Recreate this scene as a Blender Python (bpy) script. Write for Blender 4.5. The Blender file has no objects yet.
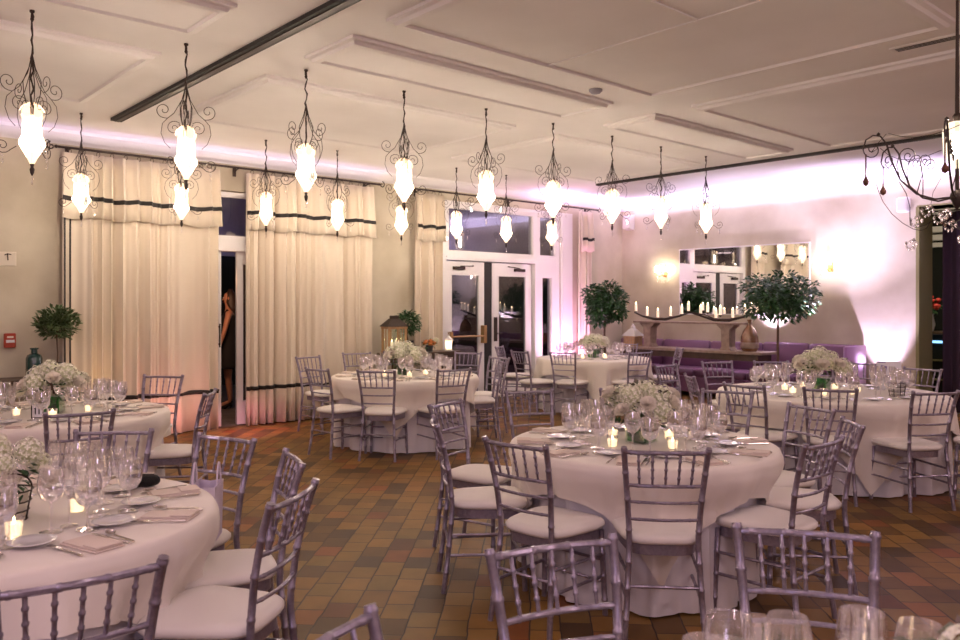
import bpy, math, random
from math import sin, cos, pi, radians as R, hypot, atan2, sqrt
random.seed(7)
scene = bpy.context.scene
COL = scene.collection

# ------------------------------------------------------------------ mesh kit
class MB:
    def __init__(s): s.v = []; s.f = []; s.mi = []; s.cur = 0
    def add(s, vs, fs):
        b = len(s.v); s.v += [tuple(p) for p in vs]
        for f in fs: s.f.append([b + i for i in f]); s.mi.append(s.cur)
        return s
    def box(s, x0, x1, y0, y1, z0, z1, c=0.0):
        if c <= 0:
            vs = [(x, y, z) for z in (z0, z1) for y in (y0, y1) for x in (x0, x1)]
            return s.add(vs, [(0, 2, 3, 1), (4, 5, 7, 6), (0, 1, 5, 4), (2, 6, 7, 3), (0, 4, 6, 2), (1, 3, 7, 5)])
        def ring(i, z): return [(x0 + i + (c if k in (0, 7) else 0) * 0 + 0, 0, 0) for k in range(8)]
        def oct_(i, z):
            a0, a1, b0, b1 = x0 + i, x1 - i, y0 + i, y1 - i
            return [(a0 + c, b0, z), (a1 - c, b0, z), (a1, b0 + c, z), (a1, b1 - c, z), (a1 - c, b1, z), (a0 + c, b1, z), (a0, b1 - c, z), (a0, b0 + c, z)]
        rows = [oct_(c * .7, z0), oct_(0, z0 + c * .7), oct_(0, z1 - c * .7), oct_(c * .7, z1)]
        vs = sum(rows, []); fs = [list(range(7, -1, -1)), list(range(24, 32))]
        for r in range(3):
            for k in range(8):
                a, b = r * 8 + k, r * 8 + (k + 1) % 8
                fs.append((a, b, b + 8, a + 8))
        return s.add(vs, fs)
    def tube(s, pts, rad, n=8, cap=True):
        pts = [tuple(map(float, p)) for p in pts]
        if not isinstance(rad, (list, tuple)): rad = [rad] * len(pts)
        def sub(a, b): return (a[0]-b[0], a[1]-b[1], a[2]-b[2])
        def nrm(a):
            l = sqrt(a[0]**2+a[1]**2+a[2]**2) or 1e-9
            return (a[0]/l, a[1]/l, a[2]/l)
        def cr(a, b): return (a[1]*b[2]-a[2]*b[1], a[2]*b[0]-a[0]*b[2], a[0]*b[1]-a[1]*b[0])
        m = len(pts); vs = []; u = None
        for i in range(m):
            t = nrm(sub(pts[min(i+1, m-1)], pts[max(i-1, 0)]))
            if u is None:
                ref = (0, 0, 1) if abs(t[2]) < .9 else (1, 0, 0)
                u = nrm(cr(t, ref))
            else:
                d = u[0]*t[0]+u[1]*t[1]+u[2]*t[2]
                u = nrm((u[0]-d*t[0], u[1]-d*t[1], u[2]-d*t[2]))
            w = cr(t, u)
            for k in range(n):
                a = 2*pi*k/n; c_, s_ = cos(a)*rad[i], sin(a)*rad[i]
                vs.append((pts[i][0]+u[0]*c_+w[0]*s_, pts[i][1]+u[1]*c_+w[1]*s_, pts[i][2]+u[2]*c_+w[2]*s_))
        fs = []
        for i in range(m-1):
            for k in range(n):
                a, b = i*n+k, i*n+(k+1) % n
                fs.append((a, b, b+n, a+n))
        if cap: fs += [list(range(n-1, -1, -1)), list(range((m-1)*n, m*n))]
        return s.add(vs, fs)
    def lathe(s, prof, n=16, cx=0, cy=0, z=0, cap=False, sx=1, sy=1):
        vs = [(cx+r*cos(2*pi*k/n)*sx, cy+r*sin(2*pi*k/n)*sy, z+h) for r, h in prof for k in range(n)]
        fs = []
        for i in range(len(prof)-1):
            for k in range(n):
                a, b = i*n+k, i*n+(k+1) % n
                fs.append((a, b, b+n, a+n))
        if cap: fs += [list(range(n-1, -1, -1)), list(range((len(prof)-1)*n, len(prof)*n))]
        return s.add(vs, fs)
    def grid(s, fn, nu, nv, wrap=False):
        vs = [fn(i/nu, j/nv) for j in range(nv+1) for i in range(nu if wrap else nu+1)]
        w = nu if wrap else nu+1; fs = []
        for j in range(nv):
            for i in range(nu):
                a = j*w+i; b = j*w+(i+1) % w
                fs.append((a, b, b+w, a+w))
        return s.add(vs, fs)
    def prism(s, poly, z0, z1):
        n = len(poly); vs = [(x, y, z0) for x, y in poly]+[(x, y, z1) for x, y in poly]
        fs = [list(range(n-1, -1, -1)), list(range(n, 2*n))]+[(k, (k+1) % n, n+(k+1) % n, n+k) for k in range(n)]
        return s.add(vs, fs)
    def mesh(s, name, mats, smooth=False):
        m = bpy.data.meshes.new(name); m.from_pydata(s.v, [], s.f)
        if not isinstance(mats, (list, tuple)): mats = [mats]
        for q in mats: m.materials.append(q)
        m.polygons.foreach_set('material_index', s.mi)
        m.polygons.foreach_set('use_smooth', [smooth]*len(s.f))
        m.update()
        if smooth:
            try: m.set_sharp_from_angle(angle=R(50))
            except Exception: pass
        return m
    def obj(s, name, mats, parent=None, smooth=False, loc=None, rz=0):
        return mobj(name, s.mesh(name, mats, smooth), parent, loc, rz)

def mobj(name, mesh, parent=None, loc=None, rz=0):
    o = bpy.data.objects.new(name, mesh); COL.objects.link(o)
    if parent is not None: o.parent = parent
    if loc: o.location = loc
    o.rotation_euler = (0, 0, rz)
    return o
def tag(o, label, cat, group=None, kind=None):
    if label: o['label'] = label
    if cat: o['category'] = cat
    if group: o['group'] = group
    if kind: o['kind'] = kind
    return o
def thing(name, label, cat, loc=(0, 0, 0), rz=0, group=None):
    o = bpy.data.objects.new(name, None); COL.objects.link(o)
    o.empty_display_size = .05
    o.location = loc; o.rotation_euler = (0, 0, rz)
    return tag(o, label, cat, group)
def struct(o): o['kind'] = 'structure'; return o
def dup(root, loc, rz, label, group=None):
    r = root.copy(); COL.objects.link(r); r.location = loc; r.rotation_euler = (0, 0, rz)
    r['label'] = label
    if group: r['group'] = group
    for ch in root.children:
        c = ch.copy(); COL.objects.link(c); c.parent = r
        for g in ch.children:
            d = g.copy(); COL.objects.link(d); d.parent = c
    return r

# ------------------------------------------------------------------ materials
def mat(name, col, rough=.5, metal=0, spec=.5, noise=None, bump=None, emit=None, es=0, sheen=0, sub=0, coat=0):
    m = bpy.data.materials.new(name); m.use_nodes = True
    nt = m.node_tree; b = nt.nodes['Principled BSDF']
    b.inputs['Base Color'].default_value = (*col, 1)
    b.inputs['Roughness'].default_value = rough; b.inputs['Metallic'].default_value = metal
    b.inputs['Specular IOR Level'].default_value = spec
    b.inputs['Sheen Weight'].default_value = sheen
    b.inputs['Coat Weight'].default_value = coat
    if emit: b.inputs['Emission Color'].default_value = (*emit, 1); b.inputs['Emission Strength'].default_value = es
    tc = nt.nodes.new('ShaderNodeTexCoord')
    if noise:
        sc, col2, lo, hi = noise[:4]
        n = nt.nodes.new('ShaderNodeTexNoise'); n.inputs['Scale'].default_value = sc; n.inputs['Detail'].default_value = 6
        nt.links.new(tc.outputs['Object'], n.inputs['Vector'])
        r = nt.nodes.new('ShaderNodeValToRGB'); r.color_ramp.elements[0].position = lo; r.color_ramp.elements[1].position = hi
        r.color_ramp.elements[0].color = (*col, 1); r.color_ramp.elements[1].color = (*col2, 1)
        nt.links.new(n.outputs['Fac'], r.inputs['Fac']); nt.links.new(r.outputs['Color'], b.inputs['Base Color'])
    if bump:
        n2 = nt.nodes.new('ShaderNodeTexNoise'); n2.inputs['Scale'].default_value = bump[0]; n2.inputs['Detail'].default_value = 4
        nt.links.new(tc.outputs['Object'], n2.inputs['Vector'])
        bp = nt.nodes.new('ShaderNodeBump'); bp.inputs['Strength'].default_value = bump[1]; bp.inputs['Distance'].default_value = bump[2] if len(bump) > 2 else .01
        nt.links.new(n2.outputs['Fac'], bp.inputs['Height']); nt.links.new(bp.outputs['Normal'], b.inputs['Normal'])
    return m
def emat(name, col, s):
    m = bpy.data.materials.new(name); m.use_nodes = True; nt = m.node_tree
    for n in list(nt.nodes): nt.nodes.remove(n)
    o = nt.nodes.new('ShaderNodeOutputMaterial'); e = nt.nodes.new('ShaderNodeEmission')
    e.inputs['Color'].default_value = (*col, 1); e.inputs['Strength'].default_value = s
    nt.links.new(e.outputs[0], o.inputs[0]); return m
def gmat(name, tint=(1, 1, 1), blend=.25, rough=.02, base=.06, gl=(1, 1, 1)):
    """thin clear glass: see-through with a grazing reflection"""
    m = bpy.data.materials.new(name); m.use_nodes = True; nt = m.node_tree
    for n in list(nt.nodes): nt.nodes.remove(n)
    o = nt.nodes.new('ShaderNodeOutputMaterial'); mx = nt.nodes.new('ShaderNodeMixShader')
    t = nt.nodes.new('ShaderNodeBsdfTransparent'); g = nt.nodes.new('ShaderNodeBsdfGlossy'); l = nt.nodes.new('ShaderNodeLayerWeight')
    mr = nt.nodes.new('ShaderNodeMapRange')
    t.inputs['Color'].default_value = (*tint, 1); g.inputs['Color'].default_value = (*gl, 1); g.inputs['Roughness'].default_value = rough
    l.inputs['Blend'].default_value = blend
    mr.inputs['To Min'].default_value = base; mr.inputs['To Max'].default_value = .85
    nt.links.new(l.outputs['Facing'], mr.inputs['Value']); nt.links.new(mr.outputs['Result'], mx.inputs['Fac'])
    nt.links.new(t.outputs[0], mx.inputs[1]); nt.links.new(g.outputs[0], mx.inputs[2]); nt.links.new(mx.outputs[0], o.inputs[0])
    return m

M = {}
M['silver'] = mat('silver_paint', (.26, .225, .29), .32, .6, noise=(60, (.36, .315, .39), .35, .7))
M['cushion'] = mat('ivory_cushion', (.80, .75, .71), .8, bump=(120, .15, .002), sheen=.2)
M['cloth'] = mat('ivory_linen', (.80, .73, .67), .85, bump=(300, .12, .001), sheen=.2)
M['cloth2'] = mat('white_linen', (.72, .68, .72), .85, bump=(300, .12, .001), sheen=.2)
M['napkin'] = mat('blush_napkin', (.72, .61, .54), .85, bump=(200, .2, .001))
M['ceil'] = mat('ceiling_plaster', (.74, .70, .67), .9, noise=(.9, (.86, .82, .79), .3, .75), bump=(6, .12, .01))
M['wall'] = mat('mottled_plaster', (.45, .385, .28), .9, noise=(1.3, (.66, .60, .48), .3, .75), bump=(9, .15, .01))
M['white'] = mat('white_trim_paint', (.78, .75, .74), .45)
M['curtain'] = mat('cream_drapery', (.70, .61, .49), .9, bump=(150, .1, .002), sheen=.3)
M['black'] = mat('black_trim', (.02, .017, .015), .7)
M['iron'] = mat('wrought_iron', (.05, .035, .028), .5, .6)
M['rust'] = mat('rusty_iron', (.12, .05, .03), .6, .4)
M['dark'] = mat('dark_wood', (.05, .028, .018), .45, noise=(8, (.09, .05, .03), .3, .7))
M['wood'] = mat('pale_wood', (.22, .15, .12), .5, noise=(14, (.34, .25, .2), .3, .7))
M['lwood'] = mat('honey_wood', (.45, .25, .10), .5, noise=(20, (.55, .33, .15), .3, .7))
M['purple'] = mat('purple_leather', (.19, .085, .165), .42, bump=(30, .15, .004))
M['purple_lit'] = mat('purple_leather_lit', (.38, .18, .42), .6, sheen=.4)  # lit copy of the leather for the armrest, uplight put into the colour
M['dcurt'] = mat('aubergine_drapery', (.035, .015, .035), .85)
M['leaf'] = mat('leaf_green', (.015, .055, .02), .4, noise=(25, (.05, .13, .04), .3, .7))
M['leaf2'] = mat('herb_green', (.06, .10, .035), .6, noise=(40, (.12, .18, .07), .3, .7))
M['wrap'] = mat('leaf_wrap', (.008, .03, .012), .35, noise=(9, (.02, .22, .03), .42, .55))
M['petal'] = mat('white_petals', (.86, .83, .72), .7, noise=(40, (.66, .68, .46), .45, .75))
M['bud'] = mat('hydrangea_core', (.60, .62, .40), .8)
M['rose'] = mat('cream_rose', (.84, .78, .68), .65)
M['dusty'] = mat('dusty_foliage', (.14, .09, .08), .6, noise=(30, (.10, .14, .08), .3, .7))
M['bark'] = mat('bark', (.12, .07, .045), .8, bump=(40, .4, .005))
M['pot'] = mat('dark_pot', (.05, .045, .045), .5)
M['plate'] = mat('white_china', (.72, .70, .74), .18, coat=.5)
M['cutlery'] = mat('polished_steel', (.75, .70, .66), .16, 1)
M['wax'] = mat('candle_wax', (.88, .82, .72), .6, emit=(1, .75, .5), es=.5)
M['flame'] = emat('flame', (1, .74, .4), 16)
M['votive'] = mat('lit_votive_glass', (.9, .8, .6), .3, emit=(1, .75, .42), es=2.0)
M['lamp'] = emat('lantern_glow', (1, .84, .68), 270)
def semit(name, col, s, f):
    m = bpy.data.materials.new(name); m.use_nodes = True; nt = m.node_tree
    for n in list(nt.nodes): nt.nodes.remove(n)
    o = nt.nodes.new('ShaderNodeOutputMaterial'); e = nt.nodes.new('ShaderNodeEmission'); t = nt.nodes.new('ShaderNodeBsdfTransparent'); mx = nt.nodes.new('ShaderNodeMixShader')
    e.inputs['Color'].default_value = (*col, 1); e.inputs['Strength'].default_value = s; mx.inputs[0].default_value = f
    nt.links.new(t.outputs[0], mx.inputs[1]); nt.links.new(e.outputs[0], mx.inputs[2]); nt.links.new(mx.outputs[0], o.inputs[0]); return m
M['lampglass'] = semit('frosted_lantern_glass', (1, .80, .55), 1.9, .42)
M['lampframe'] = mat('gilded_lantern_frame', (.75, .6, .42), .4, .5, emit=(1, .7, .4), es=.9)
M['petalglass'] = mat('lantern_petal_glass', (.9, .75, .6), .3, emit=(1, .72, .45), es=.9)
M['shade'] = emat('sconce_glow', (1, .85, .68), 70)
M['crystal'] = gmat('crystal', (1, 1, 1), .4, .03, .3)
M['glass'] = gmat('clear_glass', (.985, .98, .98), .5, .045, .27, (1, .98, 1))
M['water'] = gmat('water', (.93, .93, .96), .4, .05, .12)
M['pane'] = gmat('window_pane', (.75, .75, .8), .12, .01, .045)
M['vase'] = gmat('vase_glass', (.95, .99, .95), .25, .02, .05)
M['green_glass'] = mat('green_bottle_glass', (.01, .045, .04), .12, coat=.6)
M['amber'] = mat('amber_glass', (.18, .08, .04), .1, coat=.8, noise=(6, (.36, .2, .12), .4, .6))
M['mirror'] = mat('mirror_silvering', (.86, .86, .86), .01, 1)
M['red'] = mat('red_plastic', (.45, .06, .03), .5)
M['speaker'] = mat('white_plastic', (.68, .64, .60), .5)
M['brass'] = mat('aged_brass', (.45, .28, .12), .3, .9)
M['orange'] = mat('orange_petals', (.65, .22, .06), .7)
M['redfl'] = mat('red_petals', (.55, .05, .04), .7)
M['bag'] = mat('lilac_paper', (.62, .54, .66), .6)
M['sequin'] = mat('black_sequins', (.02, .02, .02), .25, .6, bump=(140, 1.0, .01))
M['card'] = mat('white_card', (.80, .78, .82), .6)
M['cardink'] = mat('violet_print', (.12, .08, .32), .6)
M['skin'] = mat('skin', (.55, .27, .17), .5)
M['hair'] = mat('dark_hair', (.03, .015, .01), .5)
M['dress'] = mat('black_dress', (.012, .011, .014), .8)
M['outdark'] = mat('night_hedge', (.01, .012, .01), .9)
M['porch'] = mat('porch_render', (.30, .28, .32), .8)
M['patio'] = mat('patio_stone', (.10, .09, .08), .7, noise=(5, (.16, .14, .12), .3, .7))
M['olive'] = mat('olive_plaster', (.25, .23, .10), .8)
M['bluelit'] = emat('blue_lit_shelf', (.25, .6, 1), 1.6)
M['thermo'] = mat('wall_plate', (.70, .63, .52), .5)

def floor_mat():
    m = bpy.data.materials.new('terracotta_tiles'); m.use_nodes = True; nt = m.node_tree; b = nt.nodes['Principled BSDF']
    tc = nt.nodes.new('ShaderNodeTexCoord'); mp = nt.nodes.new('ShaderNodeMapping'); mp.inputs['Rotation'].default_value = (0, 0, R(-45))
    nt.links.new(tc.outputs['Object'], mp.inputs['Vector'])
    wn = nt.nodes.new('ShaderNodeTexNoise'); wn.inputs['Scale'].default_value = 7; 
    nt.links.new(mp.outputs[0], wn.inputs['Vector'])
    vm = nt.nodes.new('ShaderNodeVectorMath'); vm.operation = 'MULTIPLY_ADD'; vm.inputs[1].default_value = (.018, .018, 0)
    nt.links.new(wn.outputs['Color'], vm.inputs[0]); nt.links.new(mp.outputs[0], vm.inputs[2])
    br = nt.nodes.new('ShaderNodeTexBrick'); br.offset = .5; br.squash = 1.25; br.squash_frequency = 5
    for k, v in (('Scale', 1), ('Mortar Size', .0045), ('Mortar Smooth', .3), ('Brick Width', .195), ('Row Height', .150), ('Bias', 0)): br.inputs[k].default_value = v
    br.inputs['Color1'].default_value = (0, 0, 0, 1); br.inputs['Color2'].default_value = (1, 1, 1, 1); br.inputs['Mortar'].default_value = (.5, .5, .5, 1)
    nt.links.new(vm.outputs[0], br.inputs['Vector'])
    rp = nt.nodes.new('ShaderNodeValToRGB'); cr = rp.color_ramp
    cols = [(0, (.065, .036, .016)), (.12, (.12, .062, .020)), (.4, (.23, .118, .030)), (.6, (.18, .105, .028)), (.8, (.27, .140, .036)), (.93, (.23, .078, .024)), (1, (.10, .042, .018))]
    cr.elements[0].color = (*cols[0][1], 1); cr.elements[1].color = (*cols[-1][1], 1)
    for p, c in cols[1:-1]:
        e = cr.elements.new(p); e.color = (*c, 1)
    nt.links.new(br.outputs['Color'], rp.inputs['Fac'])
    n2 = nt.nodes.new('ShaderNodeTexNoise'); n2.inputs['Scale'].default_value = 4; n2.inputs['Detail'].default_value = 8
    nt.links.new(tc.outputs['Object'], n2.inputs['Vector'])
    mx = nt.nodes.new('ShaderNodeMix'); mx.data_type = 'RGBA'; mx.blend_type = 'OVERLAY'; mx.inputs[0].default_value = .45
    nt.links.new(rp.outputs['Color'], mx.inputs[6]); nt.links.new(n2.outputs['Color'], mx.inputs[7])
    bw = nt.nodes.new('ShaderNodeRGBToBW'); nt.links.new(n2.outputs['Fac'], bw.inputs[0]); nt.links.new(bw.outputs[0], mx.inputs[7])
    mo = nt.nodes.new('ShaderNodeMix'); mo.data_type = 'RGBA'; mo.inputs[7].default_value = (.045, .028, .018, 1)
    nt.links.new(br.outputs['Fac'], mo.inputs[0]); nt.links.new(mx.outputs[2], mo.inputs[6]); nt.links.new(mo.outputs[2], b.inputs['Base Color'])
    b.inputs['Roughness'].default_value = .45; b.inputs['Specular IOR Level'].default_value = .18
    iv = nt.nodes.new('ShaderNodeMath'); iv.operation = 'SUBTRACT'; iv.inputs[0].default_value = 1; nt.links.new(br.outputs['Fac'], iv.inputs[1])
    bp = nt.nodes.new('ShaderNodeBump'); bp.inputs['Strength'].default_value = .7; bp.inputs['Distance'].default_value = .006
    nt.links.new(iv.outputs[0], bp.inputs['Height']); nt.links.new(bp.outputs['Normal'], b.inputs['Normal'])
    return m
M['floor'] = floor_mat()

# ------------------------------------------------------------------ room shell
X0, X1, Y0, Y1, HC = -3.2, 12.45, -3.2, 9.87, 3.5
struct(MB().box(X0-.2, X1+.2, Y0-.2, Y1, -.1, 0).obj('floor', M['floor']))
struct(MB().box(X0-.2, X1+.6, Y0-.2, Y1+.2, HC, HC+.15).obj('ceiling', M['ceil']))
w = MB()
GX0, GX1, FX0, FX1 = 3.55, 5.25, 7.92, 10.62
for a, b_, z0, z1 in ((X0, GX0, 0, HC), (GX0, GX1, 3.02, HC), (GX1, FX0, 0, HC), (FX0, FX1, 3.16, HC), (FX1, X1, 0, HC)):
    w.box(a, b_, Y1, Y1+.2, z0, z1)
struct(w.obj('wall_left', M['wall']))
w = MB()
OY0, OY1, OZ = 1.6, 4.52, 2.97
w.box(X1, X1+.5, OY1, Y1+.2, 0, HC).box(X1, X1+.5, OY0, OY1, OZ, HC).box(X1, X1+.5, Y0, OY0, 0, HC)
struct(w.obj('wall_right', M['wall']))
struct(MB().box(X0-.2, X0, Y0-.2, Y1+.2, 0, HC).obj('wall_back', M['wall']))
struct(MB().box(X0, X1+.5, Y0-.2, Y0, 0, HC).obj('wall_front', M['wall']))
# opening lining on the right wall
o = MB().box(X1-.012, X1+.5, OY1-.03, OY1+.015, 0, OZ).box(X1-.012, X1+.5, OY0, OY1, OZ, OZ+.02).obj('trim_1', M['olive']); struct(o)
# crown mouldings
prof = [(0, 3.36), (.02, 3.36), (.03, 3.385), (.06, 3.40), (.10, 3.45), (.14, 3.465), (.15, 3.5)]
w = MB()
for (ax, ay, bx, by, nx, ny) in ((X0, Y1, X1, Y1, 0, -1),):
    w.add([(x, Y1-d, z) for x in (X0, X1) for d, z in prof], [(i, i+1, i+8, i+7) for i in range(6)])
struct(w.obj('trim_2', M['white'], smooth=True))
w = MB(); w.add([(X1-d, y, z) for y in (Y0, Y1) for d, z in prof], [(i, i+1, i+8, i+7) for i in range(6)])
struct(w.obj('trim_3', M['white'], smooth=True))
struct(MB().box(X0, GX0, Y1-.018, Y1, 0, .14).box(GX1, FX0, Y1-.018, Y1, 0, .14).box(FX1+.35, X1, Y1-.018, Y1, 0, .14).obj('baseboard_left', M['white']))
struct(MB().box(X1-.018, X1, OY1+.02, Y1-.02, 0, .14).obj('baseboard_right', M['white']))
# dropped ceiling panels, each with a stepped moulding
def panel(n, x0, x1, y0, y1):
    b = MB(); t = [(0, 0), (0, .022), (.03, .03), (.045, .052), (.085, .058), (.10, .04)]
    rows = []
    for ins, dn in t:
        rows.append([(x0+ins, y0+ins, HC-dn), (x1-ins, y0+ins, HC-dn), (x1-ins, y1-ins, HC-dn), (x0+ins, y1-ins, HC-dn)])
    vs = sum(rows, []); fs = []
    for r_ in range(len(t)-1):
        for k in range(4):
            a, c = r_*4+k, r_*4+(k+1) % 4
            fs.append((a, a+4, c+4, c))
    fs.append([len(vs)-4+k for k in (3, 2, 1, 0)])
    b.add(vs, fs)
    struct(b.obj('trim_%d' % n, M['ceil']))
n = 10
for x0, x1 in ((-.3, 2.28), (3.15, 6.07), (6.74, 9.58), (10.3, 12.1)):
    for y0, y1 in ((4.92, 5.6), (6.25, 8.16), (1.95, 4.5), (-.9, 1.3)):
        if x0 > 10 : continue
        panel(n, x0, x1, y0, y1); n += 1
struct(MB().box(4.635, 4.655, 2.0, 4.42, 3.451, 3.462).box(3.3, 4.635, 3.04, 3.055, 3.451, 3.462).obj('trim_40', M['ceil']))
# black ceiling tracks
for k, (x, y0, y1, wd, lb) in enumerate(((2.745, 2.2, 8.8, .055, 'black recessed ceiling track crossing above the left pendants'), (10.02, .4, 8.45, .035, 'thin black ceiling track running towards the mirror wall'))):
    t = thing('ceiling_track', lb, 'ceiling track', (x, 0, HC-.03))
    MB().box(-wd, wd, y0, y1, 0, .03).obj('rail', M['black'], t)
    MB().box(-wd*.4, wd*.4, y0+.02, y1-.02, -.008, -.001).obj('slot', M['iron'], t)

# ------------------------------------------------------------------ outside (night patio) and room beyond the right opening
struct(MB().box(1.5, 16, Y1+.2, 16, -.12, -.01).box(GX0, GX1, Y1, Y1+.2, -.1, 0).box(FX0, FX1, Y1, Y1+.2, -.1, 0).obj('floor_outside', M['patio']))
struct(MB().box(1.5, 16, 15, 15.2, 0, 2.5).obj('wall_outside', M['outdark']))
struct(MB().box(1.5, 16, 14.9, 15.2, 2.5, 4.4).obj('wall_outside_upper', M['porch']))
struct(MB().box(1.5, 16, Y1+.2, 15.2, 4.4, 4.5).obj('ceiling_outside', M['porch']))
struct(MB().box(X1, 17, -1, 5.5, -.1, -.005).obj('floor_beyond', M['floor']))
struct(MB().box(16, 16.2, -1, 6.5, 0, 3.4).box(X1+.5, 16, 6.3, 6.5, 0, 3.4).obj('wall_beyond', M['outdark']))
struct(MB().box(X1+.5, 16, -1, 6.5, 3.2, 3.3).obj('ceiling_beyond', M['ceil']))
struct(MB().box(15.8, 16, -1, 6.3, 2.72, 2.82).box(15.72, 16, -1, 6.3, 2.86, 2.96).box(15.86, 16, -1, 6.3, 2.6, 2.68).obj('trim_5', M['white']))

# ------------------------------------------------------------------ French door unit and windows
wf = Y1-.03
def frame_win(n, x0, x1, z0, z1, bar=.05):
    f = MB(); f.box(x0-bar, x1+bar, wf, Y1+.08, z0-bar, z0).box(x0-bar, x1+bar, wf, Y1+.08, z1, z1+bar).box(x0-bar, x0, wf, Y1+.08, z0, z1).box(x1, x1+bar, wf, Y1+.08, z0, z1)
    o = struct(f.obj('window_%d' % n, M['white']))
    MB().box(x0, x1, Y1+.02, Y1+.028, z0, z1).obj('pane', M['pane'], o)
    bd = MB(); e = .014
    bd.box(x0, x1, wf+.015, Y1+.02, z0, z0+e).box(x0, x1, wf+.015, Y1+.02, z1-e, z1).box(x0, x0+e, wf+.015, Y1+.02, z0, z1).box(x1-e, x1, wf+.015, Y1+.02, z0, z1)
    bd.obj('glazing_bead', M['white'], o)
    return o
frame_win(1, 8.08, 9.97, 2.41, 3.10, .05)
frame_win(2, 10.14, 10.53, 2.41, 3.10, .05)
frame_win(3, 10.20, 10.44, .45, 2.04, .06)
# posts, heads of the unit
t = MB()
t.box(7.92, 8.03, wf, Y1+.14, 0, 3.16).box(10.02, 10.09, wf, Y1+.14, 0, 3.16).box(10.58, 10.63, wf, Y1+.14, 0, 3.16)
t.box(8.03, 10.02, wf, Y1+.14, 2.27, 2.36).box(10.09, 10.58, wf, Y1+.1, 2.1, 2.36).box(10.09, 10.14, wf, Y1+.1, 0, 2.1).box(10.50, 10.58, wf, Y1+.1, 0, 2.1).box(10.14, 10.5, wf, Y1+.1, 0, .39)
t.box(7.86, 10.66, wf-.03, Y1, 3.15, 3.20).box(8.03, 10.02, wf-.015, wf, 2.30, 2.335)
struct(t.obj('trim_6', M['white']))
struct(MB().box(10.66, 10.96, Y1-.05, Y1, 0, 3.2).box(10.69, 10.93, Y1-.06, Y1-.05, .2, 3.1).obj('trim_7', M['white']))
def door_leaf(n, x0, x1, gx0, gx1, hinge_left, z1=2.255, glass=(.30, 2.05), hinge=None, ang=0, y=Y1+.03):
    ox = 0 if hinge is None else hinge
    o = MB()
    a, b_ = x0-ox, x1-ox; ga, gb = gx0-ox, gx1-ox
    yy = y if hinge is None else 0
    o.box(a, ga, yy, yy+.045, .01, z1).box(gb, b_, yy, yy+.045, .01, z1).box(ga, gb, yy, yy+.045, .01, glass[0]).box(ga, gb, yy, yy+.045, glass[1], z1)
    d = struct(o.obj('door_%d' % n, M['white']))
    MB().box(ga, gb, yy+.018, yy+.026, glass[0], glass[1]).obj('pane', M['pane'], d)
    e = .016; bd = MB()
    for q in ((ga, gb, glass[0], glass[0]+e), (ga, gb, glass[1]-e, glass[1]), (ga, ga+e, glass[0], glass[1]), (gb-e, gb, glass[0], glass[1])):
        bd.box(q[0], q[1], yy-.006, yy+.018, q[2], q[3])
    bd.obj('glazing_bead', M['white'], d)
    if hinge is not None: d.location = (hinge, y, 0); d.rotation_euler = (0, 0, ang)
    return d, yy
dL, yy = door_leaf(1, 8.05, 8.88, 8.17, 8.77, True)
MB().box(8.20, 8.44, yy-.05, yy, 2.12, 2.17, .01).tube([(8.32, yy-.06, 2.175), (8.55, yy-.11, 2.18), (8.62, yy-.02, 2.2)], .009, 6).obj('door_closer', M['iron'], dL)
MB().tube([(8.13, yy-.075, 1.05), (8.84, yy-.075, 1.05)], .014, 8).box(8.10, 8.15, yy-.09, yy, .98, 1.13, .008).box(8.80, 8.87, yy-.09, yy, .93, 1.22, .008).obj('push_bar', M['brass'], dL)
dR, yy = door_leaf(2, 9.06, 9.98, 9.19, 9.85, False)
MB().box(9.55, 9.80, yy-.05, yy, 2.12, 2.17, .01).tube([(9.65, yy-.06, 2.175), (9.5, yy-.11, 2.18), (9.40, yy-.02, 2.2)], .009, 6).obj('door_closer', M['iron'], dR)
MB().box(9.09, 9.16, yy-.03, yy, .95, 1.35, .008).tube([(9.12, yy-.06, 1.08), (9.24, yy-.06, 1.08)], .009, 8).obj('door_handle', M['iron'], dR)
struct(MB().box(8.885, 9.055, Y1+.04, Y1+.07, 0, 2.26).obj('trim_8', M['black']))  # black strip painting the darkness of the gap between the leaves
# left door unit in the gap between the tall curtains
frame_win(4, 3.75, 5.05, 2.43, 2.95, .05)
struct(MB().box(GX0, 3.66, wf, Y1+.14, 0, 3.02).box(5.14, GX1, wf, Y1+.14, 0, 3.02).box(3.66, 5.14, wf, Y1+.14, 2.25, 2.38).obj('trim_9', M['white']))
dA, yy = door_leaf(3, 3.68, 4.37, 3.78, 4.29, True, 2.24, (.3, 2.1))
MB().tube([(4.33, yy-.05, 1.02), (4.33, yy-.05, 1.32)], .010, 8).box(4.32, 4.34, yy-.05, yy, 1.05, 1.07).box(4.32, 4.34, yy-.05, yy, 1.27, 1.29).obj('door_handle', M['iron'], dA)
dB, yy = door_leaf(4, 4.585, 5.13, 4.65, 5.04, False, 2.24, (.3, 2.1))

t = thing('ceiling_vent', 'pale slot air vent in the ceiling near the right edge', 'vent', (6.40, 2.15, HC))
MB().box(-.06, .06, -.35, .35, -.015, 0, .004).obj('frame', M['ceil'], t)
for k in range(3): MB().box(-.035+k*.03, -.025+k*.03, -.32, .32, -.019, -.0155).obj('slat', M['iron'], t)
t = thing('smoke_detector', 'tiny ceiling detector between the central ceiling panels', 'detector', (5.6, 4.74, HC))
MB().lathe([(.06, 0), (.06, -.015), (.04, -.035), (0, -.038)], 16).obj('housing', M['porch'], t, True)

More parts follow.
